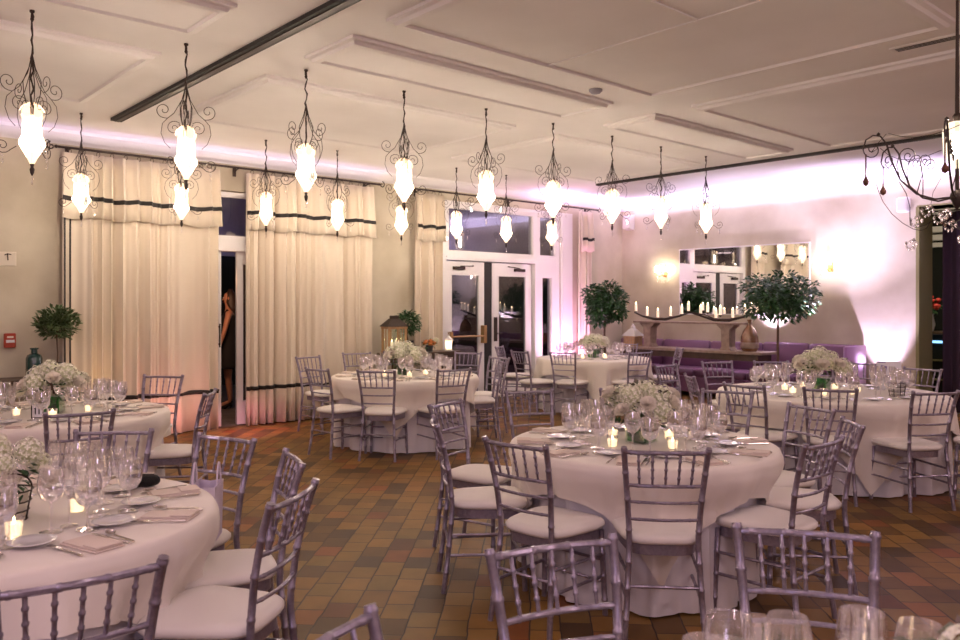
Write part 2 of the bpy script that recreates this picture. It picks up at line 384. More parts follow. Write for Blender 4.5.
# ------------------------------------------------------------------ curtains
def curtain_fn(x0, x1, seed, folds, amp):
    rr = random.Random(seed); ph = [rr.uniform(0, 6.3) for _ in range(4)]; w_ = x1-x0
    def off(u, k=1.0):
        s_ = u*folds+.55*sin(u*7+ph[1])+.3*sin(u*17+ph[2])
        return (amp*(1-1.5*abs(sin(pi*s_+ph[0]))**1.4)*(.75+.35*sin(u*11+ph[3]))+amp*.35*sin(2*pi*s_*.53+ph[2])+amp*.25*sin(4*pi*s_+ph[3]))*k
    return off
def curtain(label, x0, x1, seed, folds, y, amp=.04, group=None, ztop=3.24, spread=0, hem=.46, nring=8, edge=False):
    t = thing('curtain', label, 'curtain', ((x0+x1)/2, y, 0), 0, group)
    w_ = x1-x0; off = curtain_fn(x0, x1, seed, folds, amp)
    nu = int(folds*10)
    zs = [.015, .2, .6, 1.2, 1.9, 2.5, 3.0, ztop]
    def X(u, z): 
        g = 1+spread*(1-z/ztop)
        return (u-.5)*w_*g
    def sheet(za, zb, dy, nv, kk=lambda z: 1.0, x_over=0):
        b = MB()
        b.grid(lambda u, v: (X(u, za+(zb-za)*v)*(1+x_over), off(u, kk(za+(zb-za)*v))+dy+(.012*sin(7*u+3*v)), za+(zb-za)*v), nu, nv)
        return b
    kz = lambda z: .75+.45*(1-z/ztop)
    o = sheet(.015, ztop, 0, 8, kz).obj('drape', M['curtain'], t, True)
    sm = o.modifiers.new('s', 'SOLIDIFY'); sm.thickness = .008
    def val(z0, z1, dy, name, m):
        b = MB()
        kv = lambda z: .8+.25*(ztop-z)
        def f(u, v):
            z = z0+(z1-z0)*v
            z += .02*sin(u*folds*2.1+seed)*(ztop-z)
            return (X(u, 3.0)*(1.0+.035*(ztop-z)), off(u, kv(z))*1.0+dy-.045*(ztop-z), z)
        b.grid(f, nu, 5)
        q = b.obj(name, m, t, True); sm = q.modifiers.new('s', 'SOLIDIFY'); sm.thickness = .006
    val(2.52, ztop, -.035, 'valance', M['curtain'])
    val(2.715, 2.765, -.044, 'trim_band', M['black'])
    q = sheet(hem, hem+.05, -.011, 1, kz); q = q.obj('trim_band', M['black'], t, True); sm = q.modifiers.new('s', 'SOLIDIFY'); sm.thickness = .004
    if edge:
        for ua, ub in ((.006, .016), (.040, .050)):
            b = MB(); b.grid(lambda u, v: (X(ua+(ub-ua)*u, .02+2.6*v), off(ua+(ub-ua)*u, kz(.02+2.6*v))-.012+.0*v, .02+2.6*v), 2, 8)
            q = b.obj('edge_band', M['black'], t, True); sm = q.modifiers.new('s', 'SOLIDIFY'); sm.thickness = .004
    rg = MB().tube([(.028*cos(a*pi/6), 0, .028*sin(a*pi/6)) for a in range(13)], .003, 5, False).mesh('curtain_ring', M['iron'], True)
    for k in range(nring):
        mobj('curtain_ring', rg, t, (X((k+.5)/nring, ztop), .0, ztop+.018), pi/2+.4)
    return t
YC = 9.70
curtain('leftmost tall cream curtain, wide, on the wall beside the rosemary topiary', 2.46, 4.25, 3, 11.5, YC, .066, 'tall cream curtains with black banded valances', nring=12, edge=True)
curtain('wide tall cream curtain right of the dark narrow door gap', 4.62, 6.55, 5, 12, YC, .066, 'tall cream curtains with black banded valances', nring=13)
curtain('narrow cream curtain bunched left of the French doors', 7.33, 7.86, 8, 6.5, YC, .05, 'tall cream curtains with black banded valances', nring=4)
curtain('narrow cream curtain tied back right of the pink-lit pilaster', 11.0, 11.34, 11, 4.5, YC, .045, 'tall cream curtains with black banded valances', nring=3)
for x0, x1, lb in ((2.40, 6.66, 'long wrought iron curtain rod above the two wide curtains'), (7.28, 11.5, 'wrought iron curtain rod above the French doors')):
    t = thing('curtain_rod', lb, 'curtain rod', (x0, YC, 3.30))
    MB().tube([(0, 0, 0), (x1-x0, 0, 0)], .014, 8).obj('rod', M['iron'], t, True)
    for s_, xx in ((-1, 0), (1, x1-x0)):
        sp = [(xx+s_*(.02+.05*k/14*cos(k*.55)+.03), 0, .05*k/14*sin(k*.55)) for k in range(1, 15)]
        MB().tube(sp, .008, 5).lathe([(.0, -.02), (.02, -.01), (.02, .01), (0, .02)], 8, xx, 0, 0).obj('finial', M['iron'], t, True)
    for xx in (.15, (x1-x0)/2, x1-x0-.15):
        MB().tube([(xx, 0, 0), (xx, .10, -.01), (xx, .165, -.05)], .008, 6).box(xx-.02, xx+.02, .155, .17, -.09, .02).obj('bracket', M['iron'], t)

# ------------------------------------------------------------------ pendant lanterns
def spiral(cx, cz, r0, turns, a0, sgn=1, n=20, decay=.12):
    return [(cx+r0*(1-(1-decay)*k/n)*cos(a0+sgn*2*pi*turns*k/n), 0, cz+r0*(1-(1-decay)*k/n)*sin(a0+sgn*2*pi*turns*k/n)) for k in range(n+1)]
def rotz(pts, a): return [(x*cos(a)-y*sin(a), x*sin(a)+y*cos(a), z) for x, y, z in pts]
def hexcol(prof, n=6, ph=0):
    b = MB(); b.v = []
    vs = [(r*cos(2*pi*k/n+ph), r*sin(2*pi*k/n+ph), h) for r, h in prof for k in range(n)]
    fs = [(i*n+k, i*n+(k+1) % n, (i+1)*n+(k+1) % n, (i+1)*n+k) for i in range(len(prof)-1) for k in range(n)]
    fs += [list(range(n-1, -1, -1)), list(range((len(prof)-1)*n, len(prof)*n))]
    return b.add(vs, fs)
LP = {}
def lantern_parts():
    # origin: ceiling point; lantern body spans -1.02 .. -.64
    zb = -1.01
    stem = MB()
    rr = random.Random(4)
    stem.tube([(.008*sin(k*2.1), .008*cos(k*1.7), -k*.04) for k in range(17)], [.005+.0025*(k % 2) for k in range(17)], 6)
    stem.lathe([(.0, .0), (.016, 0), (.016, -.012), (.008, -.02), (.010, -.05), (.013, -.06), (.005, -.075)], 8)
    LP['stem'] = stem.mesh('stem', M['iron'], True)
    # cage of bowed wires swelling from the stem to the lantern top
    for i in range(4): pass
    a = MB()
    a.tube([(.0, 0, -.30), (.03, 0, -.42), (.085, 0, -.52), (.13, 0, -.56)] + spiral(.155, -.50, .058, 1.35, -pi/2, 1, 22), [.0026]*27, 5)
    a.tube([(.02, 0, -.64), (.05, 0, -.60)] + spiral(.085, -.63, .055, 1.5, pi*.75, -1, 20), .0024, 5)
    a.tube([(.13, 0, -.56), (.165, 0, -.60), (.175, 0, -.67), (.15, 0, -.74), (.11, 0, -.78)], .0022, 5)
    LP['scroll'] = a.mesh('scroll', M['iron'], True)
    c = MB(); c.tube([(0, 0, -.28), (.02, 0, -.38), (.055, 0, -.47), (.05, 0, -.55), (.03, 0, -.62), (.02, 0, -.68)], .0032, 5)
    LP['cage'] = c.mesh('cage_wire', M['iron'], True)
    l = MB(); l.tube([(.09, 0, -.90), (.13, 0, -.93)] + spiral(.17, -.90, .052, 1.5, -pi*.8, 1, 20), .0028, 5)
    LP['low'] = l.mesh('scroll', M['iron'], True)
    g = hexcol([(.010, zb), (.03, zb+.045), (.086, zb+.135), (.080, zb+.15), (.064, zb+.18), (.060, zb+.30), (.045, zb+.315)])
    LP['glass'] = g.mesh('lantern_glass', M['lampglass'])
    LP['bulb'] = MB().lathe([(0, zb+.08), (.012, zb+.10), (.021, zb+.14), (.021, zb+.26), (.014, zb+.28), (0, zb+.285)], 10).mesh('bulb', M['lamp'], True)
    f = MB()
    for k in range(6):
        q = 2*pi*k/6
        f.tube(rotz([(.012, 0, zb), (.034, 0, zb+.045), (.090, 0, zb+.135), (.083, 0, zb+.152), (.067, 0, zb+.18), (.063, 0, zb+.31)], q), .003, 4)
    f.tube([(.065*cos(k*pi/3), .065*sin(k*pi/3), zb+.18) for k in range(7)], .003, 4, False)
    f.tube([(.062*cos(k*pi/3), .062*sin(k*pi/3), zb+.305) for k in range(7)], .004, 4, False)
    LP['frame'] = f.mesh('lantern_frame', M['lampframe'], True)
    p = MB()
    for k in range(6):
        q = 2*pi*(k+.5)/6
        def pf(u, v):
            wd = .032*sin(pi*(.15+.8*v))*(1-.5*v)+.004
            r_ = .056+.04*v-.07*v*v+.014*sin(v*pi)
            z_ = zb+.295+.105*v
            return rotz([(r_, (u-.5)*2*wd, z_)], q)[0]
        p.grid(pf, 2, 4)
    LP['petal'] = p.mesh('crown_petals', M['petalglass'], True)
    b = MB().lathe([(.0, zb+.005), (.014, zb), (.009, zb-.02), (.016, zb-.035), (.012, zb-.06), (.004, zb-.075), (0, zb-.08)], 8)
    LP['fin'] = b.mesh('finial', M['iron'], True)
    cr = MB().lathe([(.0, -.0), (.008, -.012), (.004, -.03), (.009, -.05), (0, -.068)], 6)
    LP['cry'] = cr.mesh('crystal_drop', M['crystal'])
lantern_parts()
def lantern(x, y, rz, label):
    t = thing('pendant_lantern', label, 'pendant light', (x, y, HC), rz, 'wrought iron pendant lanterns')
    mobj('stem', LP['stem'], t)
    for k in range(4):
        mobj('cage_wire', LP['cage'], t, None, k*pi/2+pi/4)
        mobj('scroll', LP['scroll'], t, None, k*pi/2)
    for k in range(3):
        s_ = mobj('scroll', LP['low'], t, None, k*2*pi/3+.5)
        mobj('crystal_drop', LP['cry'], s_, (.17, 0, -.955), 0)
    mobj('lantern_glass', LP['glass'], t); mobj('bulb', LP['bulb'], t); mobj('lantern_frame', LP['frame'], t); mobj('crown_petals', LP['petal'], t)
    f = mobj('finial', LP['fin'], t); mobj('crystal_drop', LP['cry'], t, (0, 0, -1.088), 0)
    return t
row1 = ['first', 'second', 'third', 'fourth', 'fifth', 'sixth', 'seventh', 'eighth', 'ninth']
for k in range(9):
    lb = 'glowing pendant lantern, %s from the left in the nearer ceiling row' % row1[k]
    lantern((1.32, 2.343, 3.341, 4.337, 5.337, 6.30, 7.284, 8.22, 9.20)[k], 5.92, .3+k*.8, lb)
for k in range(8):
    lb = 'smaller-looking glowing pendant lantern, %s from the left in the row by the curtains' % row1[k]
    lantern((2.40, 3.42, 4.42, 5.39, 6.38, 7.34, 8.31, 9.30)[k], 8.77, k*1.1, lb)

# chandelier at the right edge
t = thing('chandelier', 'large scrolled iron chandelier with crystals hanging at the right edge', 'chandelier', (4.42, 1.42, HC))
ch = MB(); ch.tube([(0, 0, 0), (.004, 0, -.5), (0, 0, -.95), (0, 0, -1.42)], [.006, .007, .010, .010], 6).lathe([(.05, -.0), (.05, -.02), (.015, -.05)], 10).lathe([(0, -.97), (.022, -1.0), (.01, -1.03)], 8).lathe([(.0, -1.36), (.03, -1.38), (.035, -1.40), (.012, -1.45), (0, -1.47)], 8)
ch.obj('stem', M['iron'], t, True)
hexcol([(.02, -1.26), (.06, -1.19), (.066, -1.07), (.04, -1.03)]).obj('lantern_glass', M['lampglass'], t)
MB().lathe([(0, -1.22), (.02, -1.20), (.02, -1.09), (0, -1.07)], 10).obj('bulb', M['lamp'], t, True)
am = MB()
am.tube([(.02, 0, -1.40), (.12, 0, -1.41), (.22, 0, -1.38), (.31, 0, -1.30), (.36, 0, -1.19), (.385, 0, -1.10), (.42, 0, -1.055), (.46, 0, -1.05), (.50, 0, -1.075), (.515, 0, -1.13)] + spiral(.465, -1.13, .05, 1.4, 0, -1, 20), [.0055]*6+[.0045]*4+[.0032]*21, 5)
am.tube([(.31, 0, -1.30), (.33, .0, -1.22), (.315, 0, -1.16)] + spiral(.265, -1.17, .05, 1.6, 0, 1, 20), .003, 5)
am.tube([(.22, 0, -1.38), (.20, .02, -1.28), (.21, .02, -1.20)] + spiral(.17, -1.20, .04, 1.5, 0, 1, 18), .003, 5)
am.lathe([(0, .012), (.012, 0), (0, -.012)], 6, .43, 0, -1.045)
am.v = [(x*.86, y, z*.9-.14) for x, y, z in am.v]
amesh = am.mesh('arm', M['iron'], True)
wire = MB().tube([(.38*cos(a*.2), .38*sin(a*.2)-.0, -1.10-.05*sin(a*.63)) for a in range(6)], .0018, 4).tube([(.40-.035*a, .06*sin(a*.8), -1.25-.30*sin(a*.26)) for a in range(9)], .0018, 4).mesh('tendril', M['iron'])
dr = MB().tube([(0, 0, 0), (0, 0, -.12)], .004, 5).lathe([(.004, -.11), (.016, -.135), (.014, -.15), (0, -.16)], 8).mesh('drop_bead', M['rust'], True)
def crystal_ball():
    b = MB(); rr = random.Random(3)
    for k in range(16):
        a = rr.uniform(0, 2*pi); e = rr.uniform(-1, 1); r_ = .026
        q = sqrt(1-e*e)
        b.lathe([(0, .010), (.008, 0), (0, -.014)], 5, r_*q*cos(a), r_*q*sin(a), r_*e)
    return b.mesh('crystal_cluster', M['crystal'])
cb = crystal_ball()
for k in range(6):
    q = k*pi/3+R(138.4)-.12
    a_ = mobj('arm', amesh, t, None, q)
    d_ = mobj('drop_bead', dr, a_, (.43, 0, -1.18), 0)
    mobj('tendril', wire, t, None, q+.3)
    mobj('crystal_cluster', cb, t, (.22*cos(q+.25), .22*sin(q+.25), -1.52-.10*(k % 2)), 0)
    mobj('crystal_cluster', cb, t, (.13*cos(q-.3), .13*sin(q-.3), -1.46-.03*(k % 2)), 0)

# ------------------------------------------------------------------ chairs
CP = {}
def bamboo(b, pts, r, nodes, n=8, nr=1.16):
    """rod through pts with raised rings at fractions"""
    segs = []
    L = [0]
    for i in range(1, len(pts)): L.append(L[-1]+math.dist(pts[i], pts[i-1]))
    def at(s_):
        for i in range(1, len(L)):
            if s_ <= L[i]+1e-9:
                f = (s_-L[i-1])/(L[i]-L[i-1]); return tuple(pts[i-1][k]+f*(pts[i][k]-pts[i-1][k]) for k in range(3))
        return pts[-1]
    ss = set(L)
    P_ = [(l, r) for l in L]
    for f in nodes:
        s_ = f*L[-1]
        for d, rr in ((-.007, r), (-.004, r*nr), (.004, r*nr), (.007, r)): P_.append((min(max(s_+d, 0), L[-1]), rr))
    P_.sort(key=lambda q: q[0])
    out = []
    for s_, rr in P_:
        if out and s_-out[-1][0] < 5e-4: continue
        out.append((s_, rr))
    b.tube([at(s_) for s_, _ in out], [rr for _, rr in out], n)
def chair_parts():
    def bx(z):  # backpost line: x (back negative), half width
        P_ = [(0, -.262, .185), (.20, -.235, .170), (.44, -.212, .158), (.50, -.213, .158), (.66, -.232, .168), (.80, -.262, .180), (.918, -.300, .190)]
        for i in range(1, len(P_)):
            if z <= P_[i][0]:
                f = (z-P_[i-1][0])/(P_[i][0]-P_[i-1][0]); return tuple(P_[i-1][k]+f*(P_[i][k]-P_[i-1][k]) for k in (1, 2))
        return P_[-1][1:]
    for s_, nm in ((1, 'pl'), (-1, 'pr')):
        b = MB(); zz = [0, .1, .2, .32, .44, .5, .58, .66, .74, .82, .918]
        bamboo(b, [(bx(z)[0], s_*bx(z)[1], z) for z in zz], .0140, (.12, .27, .40, .56, .72, .86, .985))
        CP[nm] = b.mesh('back_post', M['silver'], True)
        b = MB(); bamboo(b, [(.185, s_*.195, 0), (.178, s_*.187, .22), (.17, s_*.18, .43)], .0145, (.18, .46, .72))
        CP['leg%s' % nm] = b.mesh('leg', M['silver'], True)
    def rail(z, r, nodes, bow=.022, n=7):
        x, h = bx(z); b = MB()
        bamboo(b, [(x-bow*(1-(y/h)**2), y, z) for y in [h*(-1+2*i/6) for i in range(7)]], r, nodes, n)
        return b.mesh('back_rail', M['silver'], True)
    CP['top'] = rail(.895, .0105, (.08, .36, .64, .92)); CP['top'].name = 'top_rail'
    for k, z in enumerate((.735, .655, .573)): CP['r%d' % k] = rail(z, .0075 if k else .009, (.15, .5, .85))
    for k in range(5):
        u = (k-2)/3.0
        xa, ha = bx(.735); xb, hb = bx(.893); ya, yb = u*ha, u*hb
        b = MB(); bamboo(b, [(xa-.02*(1-u*u), ya, .735), (xb-.02*(1-u*u), yb, .893)], .0062, (.25, .5, .75), 6, 1.4)
        CP['s%d' % k] = b.mesh('spindle', M['silver'], True)
    def outline(g, n=40, e=4.2):
        out = []
        for k in range(n):
            a = 2*pi*k/n; c_, s_ = cos(a), sin(a)
            x = abs(c_)**(2/e)*(1 if c_ > 0 else -1); y = abs(s_)**(2/e)*(1 if s_ > 0 else -1)
            hw = .205+.018*x if x < 0 else .205+.012*x
            out.append((x*(.205+g), y*(hw-.012*(1-x)+g)))
        return out
    b = MB(); b.prism(outline(-.012), .395, .445); CP['seat'] = b.mesh('seat', M['silver'])
    b = MB(); rows = []
    for g, z in ((-.03, .446), (.004, .450), (.012, .462), (.012, .476), (.002, .488), (-.03, .496), (-.09, .501), (-.16, .503)): rows.append([(x, y, z) for x, y in outline(g)])
    vs = sum(rows, []); n = 40
    fs = [(i*n+k, i*n+(k+1) % n, (i+1)*n+(k+1) % n, (i+1)*n+k) for i in range(len(rows)-1) for k in range(n)]+[list(range(n-1, -1, -1)), list(range((len(rows)-1)*n, len(rows)*n))]
    b.add(vs, fs); CP['cushion'] = b.mesh('cushion', M['cushion'], True)
    def st(p, q, r=.008): 
        b = MB(); bamboo(b, [p, q], r, (.2, .5, .8), 6); return b.mesh('stretcher', M['silver'], True)
    for k, z in enumerate((.20, .31)):
        x, h = bx(z)
        for s_ in (1, -1): CP['x%d%d' % (k, s_)] = st((x, s_*h, z), (.178, s_*.188, z))
    CP['xf0'] = st((.179, -.188, .17), (.179, .188, .17)); CP['xf1'] = st((.175, -.186, .28), (.175, .186, .28))
    x, h = bx(.26); CP['xb'] = st((x, -h, .26), (x, h, .26))
chair_parts()
CORDER = ['seat', 'cushion', 'pl', 'pr', 'legpl', 'legpr', 'top', 'r0', 'r1', 'r2', 's0', 's1', 's2', 's3', 's4', 'x01', 'x0-1', 'x11', 'x1-1', 'xf0', 'xf1', 'xb']
def chair(x, y, rz, label, group):
    t = thing('banquet_chair', label, 'chair', (x, y, 0), rz, group)
    for k in CORDER: 
        mobj(CP[k].name.split('.')[0], CP[k], t)
    return t

# ------------------------------------------------------------------ flowers
def hydrangea():
    b = MB(); rr = random.Random(9); N = 62
    b.cur = 1; b.lathe([(.001, -.045), (.035, -.035), (.048, 0), (.035, .035), (.001, .046)], 10); b.cur = 0
    for k in range(N):
        e = 1-2*(k+.5)/N; a = k*2.39996; q = sqrt(1-e*e); r_ = .058+rr.uniform(-.004, .006)
        nx, ny, nz = q*cos(a), q*sin(a), e
        # tangent frame
        tx, ty, tz = (-sin(a), cos(a), 0); ux, uy, uz = (-e*cos(a), -e*sin(a), q)
        th = rr.uniform(0, 1.5); s_ = .0125
        for j in range(4):
            c1, s1 = cos(th+j*pi/2), sin(th+j*pi/2); c2, s2 = cos(th+j*pi/2+.65), sin(th+j*pi/2+.65); c3, s3 = cos(th+j*pi/2-.65), sin(th+j*pi/2-.65)
            def pt(cc, ss, l, up): return tuple(n_*(r_+up)+(t_*cc+u_*ss)*l for n_, t_, u_ in ((nx, tx, ux), (ny, ty, uy), (nz, tz, uz)))
            b.add([pt(1, 0, 0, 0), pt(c2, s2, s_*.75, .004), pt(c1, s1, s_*1.25, .002), pt(c3, s3, s_*.75, .004)], [(0, 1, 2, 3)])
    return b.mesh('hydrangea_head', [M['petal'], M['bud']])
def rose():
    b = MB()
    for ring, (n, r0, r1, h) in enumerate(((3, .004, .010, .045), (4, .010, .019, .043), (5, .016, .029, .037), (6, .020, .038, .027))):
        for k in range(n):
            a0 = 2*pi*k/n+ring*.7; wd = pi/n*1.35
            def pf(u, v):
                a = a0+(u-.5)*2*wd; f = v
                r_ = r0*.4+(r1-r0*.4)*(f**.7)+.004*(f > .9)
                z = h*f*(1-.35*abs(u-.5)**2*4*f)
                return (r_*cos(a), r_*sin(a), z-.01)
            b.grid(pf, 3, 3)
    return b.mesh('rose_bloom', M['rose'], True)
HY, RO = hydrangea(), rose()
def leafy(name, m, n, rad, size, seed, cz=0, flat=1.0, inner=.3, droop=0, rx=1, ry=1):
    b = MB(); rr = random.Random(seed)
    for k in range(n):
        e = rr.uniform(-1, 1); a = rr.uniform(0, 2*pi); q = sqrt(1-e*e); r_ = rad*(inner+(1-inner)*rr.random()**.6)
        px, py, pz = r_*q*cos(a)*rx, r_*q*sin(a)*ry, r_*e*flat+cz
        da = a+rr.uniform(-1, 1); de = e*.8+rr.uniform(-.6, .6)-droop
        dx, dy, dz = cos(da), sin(da), de; l = sqrt(dx*dx+dy*dy+dz*dz); dx, dy, dz = dx/l, dy/l, dz/l
        sx, sy = -sin(da), cos(da); s_ = size*rr.uniform(.7, 1.25); w_ = s_*.27; ti = rr.uniform(-.5, .5)
        b.add([(px, py, pz), (px+dx*s_*.5+sx*w_, py+dy*s_*.5+sy*w_, pz+dz*s_*.5+ti*w_), (px+dx*s_, py+dy*s_, pz+dz*s_-.1*s_), (px+dx*s_*.5-sx*w_, py+dy*s_*.5-sy*w_, pz+dz*s_*.5-ti*w_), (px+dx*s_*.5, py+dy*s_*.5, pz+dz*s_*.5+.12*s_)],
              [(0, 1, 4), (1, 2, 4), (2, 3, 4), (3, 0, 4)])
    return b.mesh(name, m)
def centerpiece(x, y, z, label, seed, S=1.0, basket=False, low=False):
    rr = random.Random(seed)
    t = thing('flower_centerpiece', label, 'flower arrangement', (x, y, z), rr.uniform(0, 6), 'white flower centrepieces')
    if basket:
        b = MB()
        b.lathe([(.055, .0), (.058, .004), (.072, .10), (.07, .105), (.066, .1), (.05, .006)], 14)
        o = b.obj('pot', M['rose'], t, True)
        bk = MB()
        for zz, rr_ in ((.0, .066), (.035, .072), (.07, .079), (.11, .086)): bk.tube([(rr_*cos(a*pi/8), rr_*sin(a*pi/8), zz) for a in range(17)], .0032, 5, False)
        for k in range(8): bk.tube(rotz([(.066, 0, 0), (.086, 0, .11)], k*pi/4), .0032, 5)
        bk.tube([(.086*cos(a), 0, .11+.06*sin(a)) for a in [pi*i/10 for i in range(11)]], .0035, 5)
        bk.obj('wire_basket', M['iron'], t, True)
        base = .14
    else:
        w_ = .070; h = .135
        MB().box(-w_, w_, -w_, w_, 0, h, .006).obj('glass_vase', M['vase'], t)
        MB().box(-w_+.006, w_-.006, -w_+.006, w_-.006, .005, h*.92, .01).obj('leaf_wrap', M['wrap'], t)
        base = .15
    R_ = .150*S
    spots = []
    if basket: n1, n2 = 5, 3
    else: n1, n2 = 8, 7
    for k in range(n1):
        a = k*2.39996+rr.uniform(-.2, .2); f = (k+.5)/n1
        r_ = R_*sqrt(f)*1.12; zz = base+.045+R_*.85*sqrt(max(0, 1-f*.9))
        s_ = rr.uniform(.95, 1.25)*S*(1 if not basket else .9)
        o = mobj('hydrangea_head', HY, t, (r_*cos(a), r_*sin(a), zz-.03+rr.uniform(-.02, .02)), a); o.rotation_euler = (rr.uniform(-.4, .4), rr.uniform(-.4, .4), a); o.scale = (s_,)*3
        spots.append((r_, a))
    for k in range(n2):
        a = k*2*pi/n2+rr.uniform(-.2, .2)+.3; r_ = R_*1.22; zz = base+rr.uniform(.01, .13)
        o = mobj('rose_bloom', RO, t, (r_*cos(a), r_*sin(a), zz), 0); s_ = rr.uniform(1.1, 1.4)*S
        o.rotation_euler = (0, R(62)-rr.random()*.5, a); o.scale = (s_,)*3
    fl = mobj('foliage', leafy('foliage', M['leaf'], 80 if not basket else 40, (.175 if not basket else .14)*S, .05, seed, base+.03, .55, .6, .2), t)
    if not basket: mobj('foliage', leafy('foliage', M['dusty'], 44, .20*S, .05, seed+1, base+.07, .6, .75, .0), t)
    return t

# ------------------------------------------------------------------ tableware
TW = {}
def ware():
    def stem(prof, n=18): return MB().lathe(prof, n)
    gob = [(0, .0), (.034, .001), (.033, .004), (.006, .010), (.0045, .02), (.0045, .07), (.008, .078), (.026, .088), (.038, .108), (.042, .135), (.040, .165), (.036, .192)]
    gob = [(a*1.16, b*1.06) for a, b in gob]
    TW['goblet'] = ('water_goblet', stem(gob).mesh('goblet', M['glass'], True), 'water goblet')
    TW['gwater'] = MB().lathe([(.0, .087), (.027, .096), (.041, .117), (.0465, .143), (.0462, .150), (0, .150)], 14).mesh('water', M['water'], True)
    wine = [(0, .0), (.036, .001), (.035, .004), (.006, .010), (.0042, .02), (.0042, .092), (.008, .10), (.030, .116), (.041, .145), (.040, .175), (.033, .215)]
    wine = [(a*1.1, b*1.04) for a, b in wine]
    TW['wine'] = ('wine_glass', stem(wine).mesh('wine_glass', M['glass'], True), 'wine glass')
    fl = [(0, .0), (.030, .001), (.029, .004), (.005, .010), (.0042, .02), (.0042, .095), (.010, .11), (.022, .14), (.026, .18), (.024, .235)]
    TW['flute'] = ('champagne_flute', stem(fl, 14).mesh('champagne_flute', M['glass'], True), 'champagne flute')
    TW['plate'] = MB().lathe([(0, .008), (.045, .008), (.052, .011), (.073, .016), (.075, .018), (.072, .0195), (.05, .0145), (0, .011)], 28).mesh('plate', M['plate'], True)
    b = MB(); b.box(-.10, .10, -.055, .055, 0, .006, .003).box(-.096, .09, -.052, .05, .0065, .012, .003).box(-.10, -.02, -.048, .048, .0125, .018, .003)
    TW['napkin'] = b.mesh('napkin', M['napkin'])
    def handle(b, l0, l1): b.tube([(l0, 0, .003), ((l0+l1)/2, 0, .005), (l1, 0, .004)], [.0028, .0035, .0055], 6)
    b = MB(); handle(b, .02, -.10)
    b.grid(lambda u, v: (.02+.04*u, (v-.5)*.022*sin(pi*(.2+.55*u)), .004+.004*sin(u*3)), 5, 2)
    for k in range(4): b.tube([(.055, (k-1.5)*.006, .006), (.10, (k-1.5)*.006, .004)], .0014, 4)
    TW['fork'] = b.mesh('fork', M['cutlery'], True)
    b = MB(); handle(b, .0, -.11)
    b.add([(.0, -.006, .002), (.09, -.009, .002), (.115, .004, .002), (0, .006, .002), (.0, -.006, .004), (.09, -.009, .0035), (.115, .004, .0035), (0, .006, .0045)], [(3, 2, 1, 0), (4, 5, 6, 7), (0, 1, 5, 4), (1, 2, 6, 5), (2, 3, 7, 6), (3, 0, 4, 7)])
    TW['knife'] = b.mesh('knife', M['cutlery'], True)
    b = MB(); handle(b, .03, -.10); b.grid(lambda u, v: (.03+.055*u, (v-.5)*2*.018*sin(pi*min(.98, .08+.9*u)), .002+.008*((v-.5)*2)**2+.006*(2*u-1)**2), 6, 4)
    TW['spoon'] = b.mesh('spoon', M['cutlery'], True)
    TW['votive'] = MB().lathe([(0, .0), (.028, .0), (.034, .06), (.031, .06), (.026, .006)], 14).mesh('votive_holder', M['glass'], True)
    TW['vwax'] = MB().lathe([(0, .004), (.0255, .005), (.029, .04), (0, .042)], 12).mesh('candle', M['votive'], True)
    TW['vflame'] = MB().lathe([(0, .038), (.0045, .043), (.003, .052), (0, .058)], 8).mesh('flame', M['flame'], True)
ware()
CAMX, CAMY = 0.0, 0.0
FW = (cos(R(48.4)), sin(R(48.4)))
def in_view(x, y, z=.8, marg=220):
    D = x*FW[0]+y*FW[1]; l = x*FW[1]-y*FW[0]
    if D < .7: return False
    px = 480+807*l/D; py = 304+807*(1.57-z)/D
    return -marg < px < 960+marg and py < 640+marg*.8
CLOCK = ['twelve', 'one', 'two', 'three', 'four', 'five', 'six', 'seven', 'eight', 'nine', 'ten', 'eleven']
def put(kind, name, mesh, x, y, z, rz, label, cat, group, subs=()):
    if subs:
        t = thing(name, label, cat, (x, y, z), rz, group)
        mobj('bowl' if name != 'votive_candle' else 'votive_holder', mesh, t)
        for sn, sm in subs: mobj(sn, sm, t)
        return t
    o = mobj(name, mesh, None, (x, y, z), rz); return tag(o, label, cat, group)

